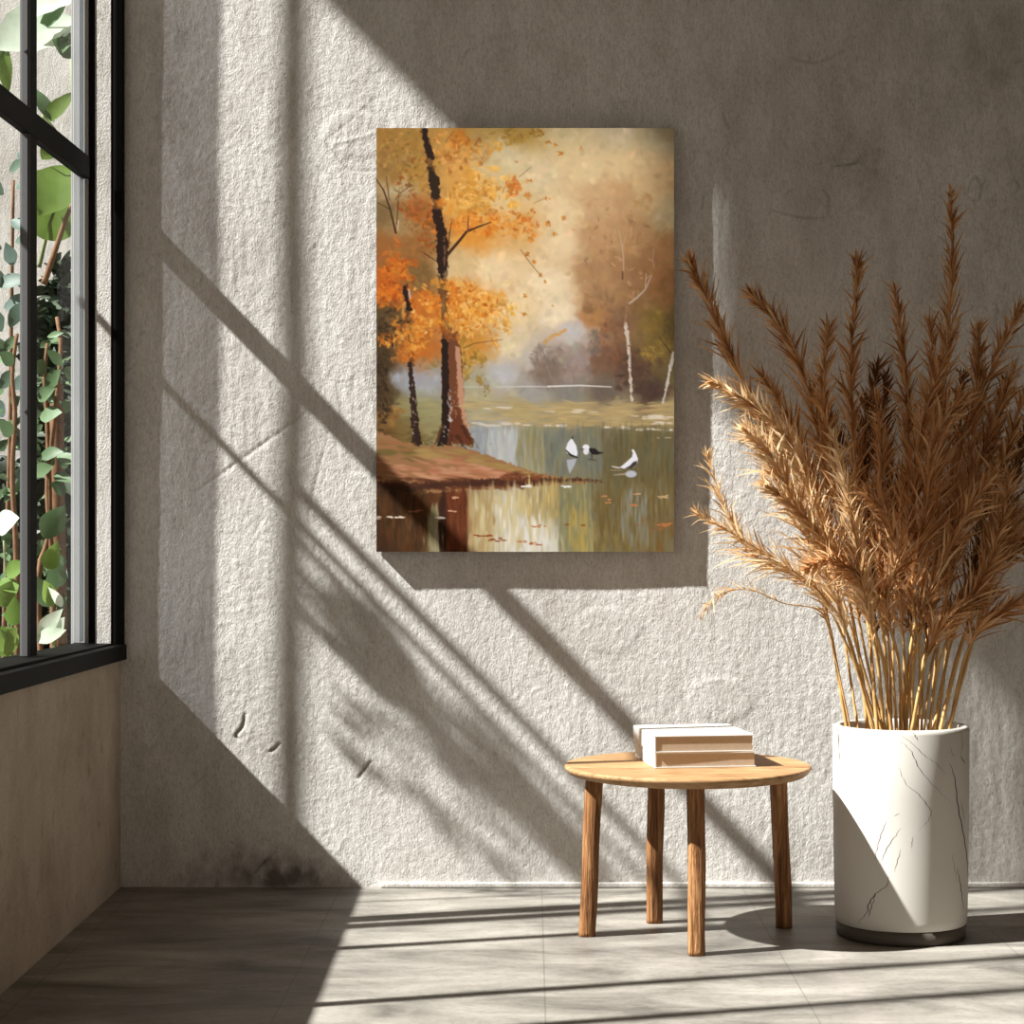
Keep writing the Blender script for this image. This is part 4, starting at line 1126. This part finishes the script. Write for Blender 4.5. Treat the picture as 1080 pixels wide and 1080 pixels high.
# dark hedge added for the deep shade low along the garden wall
g, o_ = plant('shade_hedge', 'dark shrub added for the deep shade behind the lower panes', 50, 8.2)
stem_part(g, o_, M['bark'], [[(50,1000,8.2),(48,760,8.2),(52,600,8.2)], [(20,1000,8.2),(16,760,8.2),(10,640,8.2)]], 0.012)
lv = []
for k in range(1500):
    x = random.uniform(-20, 95); top = 330 if x > 54 else (390 if x > 38 else 500)
    y = random.uniform(top, 760)
    a = random.uniform(0, 6.28); L = random.uniform(14, 34)
    lv.append((x, y, 8.2+random.uniform(-0.15, 0.15), x+L*math.cos(a), y-L*math.sin(a), 8.12+random.uniform(-0.12, 0.1), random.uniform(0.04, 0.08)))
leaf_part(g, o_, 'foliage', M['deep'], lv)

# climber with twisted brown stems
g, o_ = plant('twisted_climber', 'climber with twisted brown stems and grey green leaves behind both panes', 45, 6.8)
stem_part(g, o_, M['bark'], [[(58,1040,6.8),(56,640,6.8),(50,520,6.8),(54,470,6.8),(60,420,6.8),(64,365,6.8),(60,335,6.85)], [(14,1040,6.8),(18,640,6.8),(13,505,6.8),(16,440,6.8),(13,395,6.8),(18,352,6.8)],
                             [(58,900,6.8),(40,630,6.8),(52,560,6.8),(50,450,6.8),(47,400,6.8),(50,362,6.8)], [(46,300,6.8),(58,265,6.8),(68,235,6.8),(76,215,6.8)]], 0.011)
lv = []
for (x, y, s_, a, wd) in [(46,568,42,1.0,0.085),(42,440,24,0.2,0.06),(40,422,22,0.6,0.05),(48,410,26,0.9,0.05),(66,385,24,2.4,0.04),(60,480,24,-0.4,0.05),(42,482,26,0.2,0.05),(36,500,22,0.4,0.05),(58,500,20,-0.5,0.045),(70,520,20,2.6,0.05),(40,395,18,1.2,0.05),
                          (14,385,20,2.4,0.05),(20,372,14,0.9,0.03),(12,460,22,2.2,0.05),(50,640,34,1.9,0.07),(60,620,30,1.6,0.07),(66,600,24,2.3,0.05)]:
    lv.append((x, y, 6.78, x+s_*math.cos(a), y-s_*math.sin(a), 6.72, wd))
for k in range(70):
    x, y, a, s_ = random.choice([random.uniform(-6, 20), random.uniform(38, 74)]), random.uniform(350, 650), random.uniform(0, 6.28), random.uniform(10, 24)
    lv.append((x, y, 6.86+random.uniform(-0.04, 0.1), x+s_*math.cos(a), y-s_*math.sin(a), 6.8, random.uniform(0.018, 0.045)))
leaf_part(g, o_, 'foliage', M['mid'], lv)

# low broad-leaf plant with cream leaves
g, o_ = plant('broadleaf_plant', 'low plant with cream and pale green leaves above the window sill', 22, 6.6)
stem_part(g, o_, M['stem_green'], [[(16,1060,6.6),(14,760,6.6),(8,640,6.6),(4,570,6.6)], [(30,1060,6.6),(44,780,6.6),(56,690,6.6),(58,665,6.6)], [(18,1060,6.6),(24,780,6.6),(14,690,6.6),(12,650,6.6)]], 0.006)
lv = []
for (x, y, s_, a, wd) in [(-6,556,28,0.35,0.085),(40,672,40,0.85,0.055),(52,676,30,1.0,0.05),(38,676,34,0.35,0.05),(66,640,26,2.2,0.03)]:
    lv.append((x, y, 6.58, x+s_*math.cos(a), y-s_*math.sin(a), 6.5, wd))
for l_ in lv: leaf_part(g, o_, 'cream_leaf', M['pale'], [l_])
lv = []
for (x, y, s_, a, wd) in [(2,640,30,1.2,0.07),(14,660,32,1.5,0.06),(6,605,26,0.4,0.06),(-4,690,36,0.9,0.08),(12,690,32,1.9,0.07),(20,676,26,2.6,0.05),(2,610,22,-0.8,0.06),(56,640,30,1.9,0.05),(50,600,32,1.2,0.06)]:
    lv.append((x, y, 6.6, x+s_*math.cos(a), y-s_*math.sin(a), 6.52, wd))
leaf_part(g, o_, 'foliage', M['green'], lv)

# ------------------------------------------------------------------ sun and what shades it
SD = Vector((1.0, 0.30, -1.03))                      # travel direction of the sunlight
def toward_sun(X, z, Y=BACK, s=1.0):
    """point s metres (in X) back along the sun ray from wall point (X, z)"""
    return Vector((X - s, Y - 0.30*s, z + 1.03*s))
def wallpt(px, py):
    p = W(px, py, BACK); return p.x, p.z

# unseen trellis added to cast bar shadows: one bamboo upright and two rails
tr = thing('added_trellis', 'unseen bamboo trellis added outside the window to cast bar shadows', 'trellis', (-1.70, 5.94, -0.02))
o_ = Vector(tr.location)
X0 = wallpt(308, 500)[0]
mb = MB(); pz = toward_sun(X0, 0, s=1.0)
mb.tube([Vector((pz.x, pz.y, -0.02))-o_, Vector((pz.x, pz.y, 4.2))-o_], 0.0135, 10); mb.build('upright', M['bamboo'], tr, smooth=True)
for (px, py, y0, y1, r_) in ((228, 462, 5.55, 6.08, 0.012), (640, 852, 5.0, 5.94, 0.017)):
    X, z = wallpt(px, py); s = X + 1.715
    p = toward_sun(X, z, s=s)
    mb = MB(); mb.tube([Vector((p.x, y0, p.z))-o_, Vector((p.x, y1, p.z))-o_], r_, 10); mb.build('rail', M['bamboo'], tr, smooth=True)

mb = MB(); mb.box(-1.93-o_.x, -1.87-o_.x, 5.185-o_.y, 5.245-o_.y, 0, 4.5); mb.build('added_post', M['bark'], tr)  # unseen post added to darken the wall at the right
# unseen vine added on the trellis, leaves set along sun rays to mottle light
vi = thing('added_vine', 'unseen leafy vine added along the trellis to mottle the sunlight', 'vine', (-1.8, 5.6, -0.02))
o_ = Vector(vi.location)
vs, fs = [], []
for k in range(420):
    px = random.uniform(345, 640)
    c = random.choice([random.uniform(0.20, 0.34), random.uniform(-0.16, 0.30), random.uniform(0.14, 0.32)])
    X = (px-VX)/F*BACK; z = c - X
    s = X + random.uniform(1.72, 2.0)
    p = toward_sun(X, z, s=s)
    d = Vector((random.gauss(0, 1), random.gauss(0, 0.6), random.gauss(0, 1)-0.5)).normalized()
    L = random.uniform(0.025, 0.055)
    blade(vs, fs, p-o_, p+d*L-o_, L*0.55, (-1+random.gauss(0, 0.4), -0.3+random.gauss(0, 0.4), 1+random.gauss(0, 0.4)), seg=6)
mb = MB(); mb.add(vs, fs); mb.build('foliage', M['mid'], vi, smooth=True, recalc=False)
mb = MB(); mb.tube([Vector((-1.86, 5.7, -0.02))-o_, Vector((-1.84, 5.62, 1.0))-o_, Vector((-1.80, 5.55, 2.2))-o_], 0.008, 8); mb.build('stem', M['bark'], vi, smooth=True)

# unseen sail added to block sun, notched so the painting stays lit
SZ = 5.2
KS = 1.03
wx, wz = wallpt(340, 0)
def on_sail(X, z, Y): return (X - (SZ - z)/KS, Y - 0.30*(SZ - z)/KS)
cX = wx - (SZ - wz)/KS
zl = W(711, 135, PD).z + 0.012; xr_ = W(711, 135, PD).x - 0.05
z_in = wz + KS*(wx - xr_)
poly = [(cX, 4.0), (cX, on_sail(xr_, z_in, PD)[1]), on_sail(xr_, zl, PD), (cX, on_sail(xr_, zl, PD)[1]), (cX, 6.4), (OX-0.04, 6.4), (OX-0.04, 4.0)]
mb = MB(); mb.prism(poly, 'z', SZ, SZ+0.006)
tag(mb.build('added_shade_sail', M['sail']), 'unseen cloth sail added to block sun with a notch for the painting', 'shade sail')

sd = bpy.data.lights.new('sun', 'SUN')
sd.energy = 16.5
sd.angle = math.radians(0.95)
sd.color = (1.0, 0.985, 0.96)
so = bpy.data.objects.new('sun', sd); C.objects.link(so)
so.location = (-6, 2, 8)
so.rotation_euler = SD.to_track_quat('-Z', 'Y').to_euler()

wld = bpy.data.worlds.new('sky'); SC.world = wld
wld.use_nodes = True
bg = wld.node_tree.nodes['Background']
bg.inputs[0].default_value = (0.94, 0.87, 0.78, 1)
bg.inputs[1].default_value = 0.58

SC.view_settings.view_transform = 'Standard'
SC.view_settings.look = 'None'
SC.view_settings.gamma = 1.0
SC.view_settings.exposure = 0.0
SC.view_settings.use_curve_mapping = False
SC.cycles.max_bounces = 8
SC.cycles.diffuse_bounces = 5
SC.cycles.transparent_max_bounces = 12
SC.cycles.caustics_reflective = False
SC.cycles.caustics_refractive = False
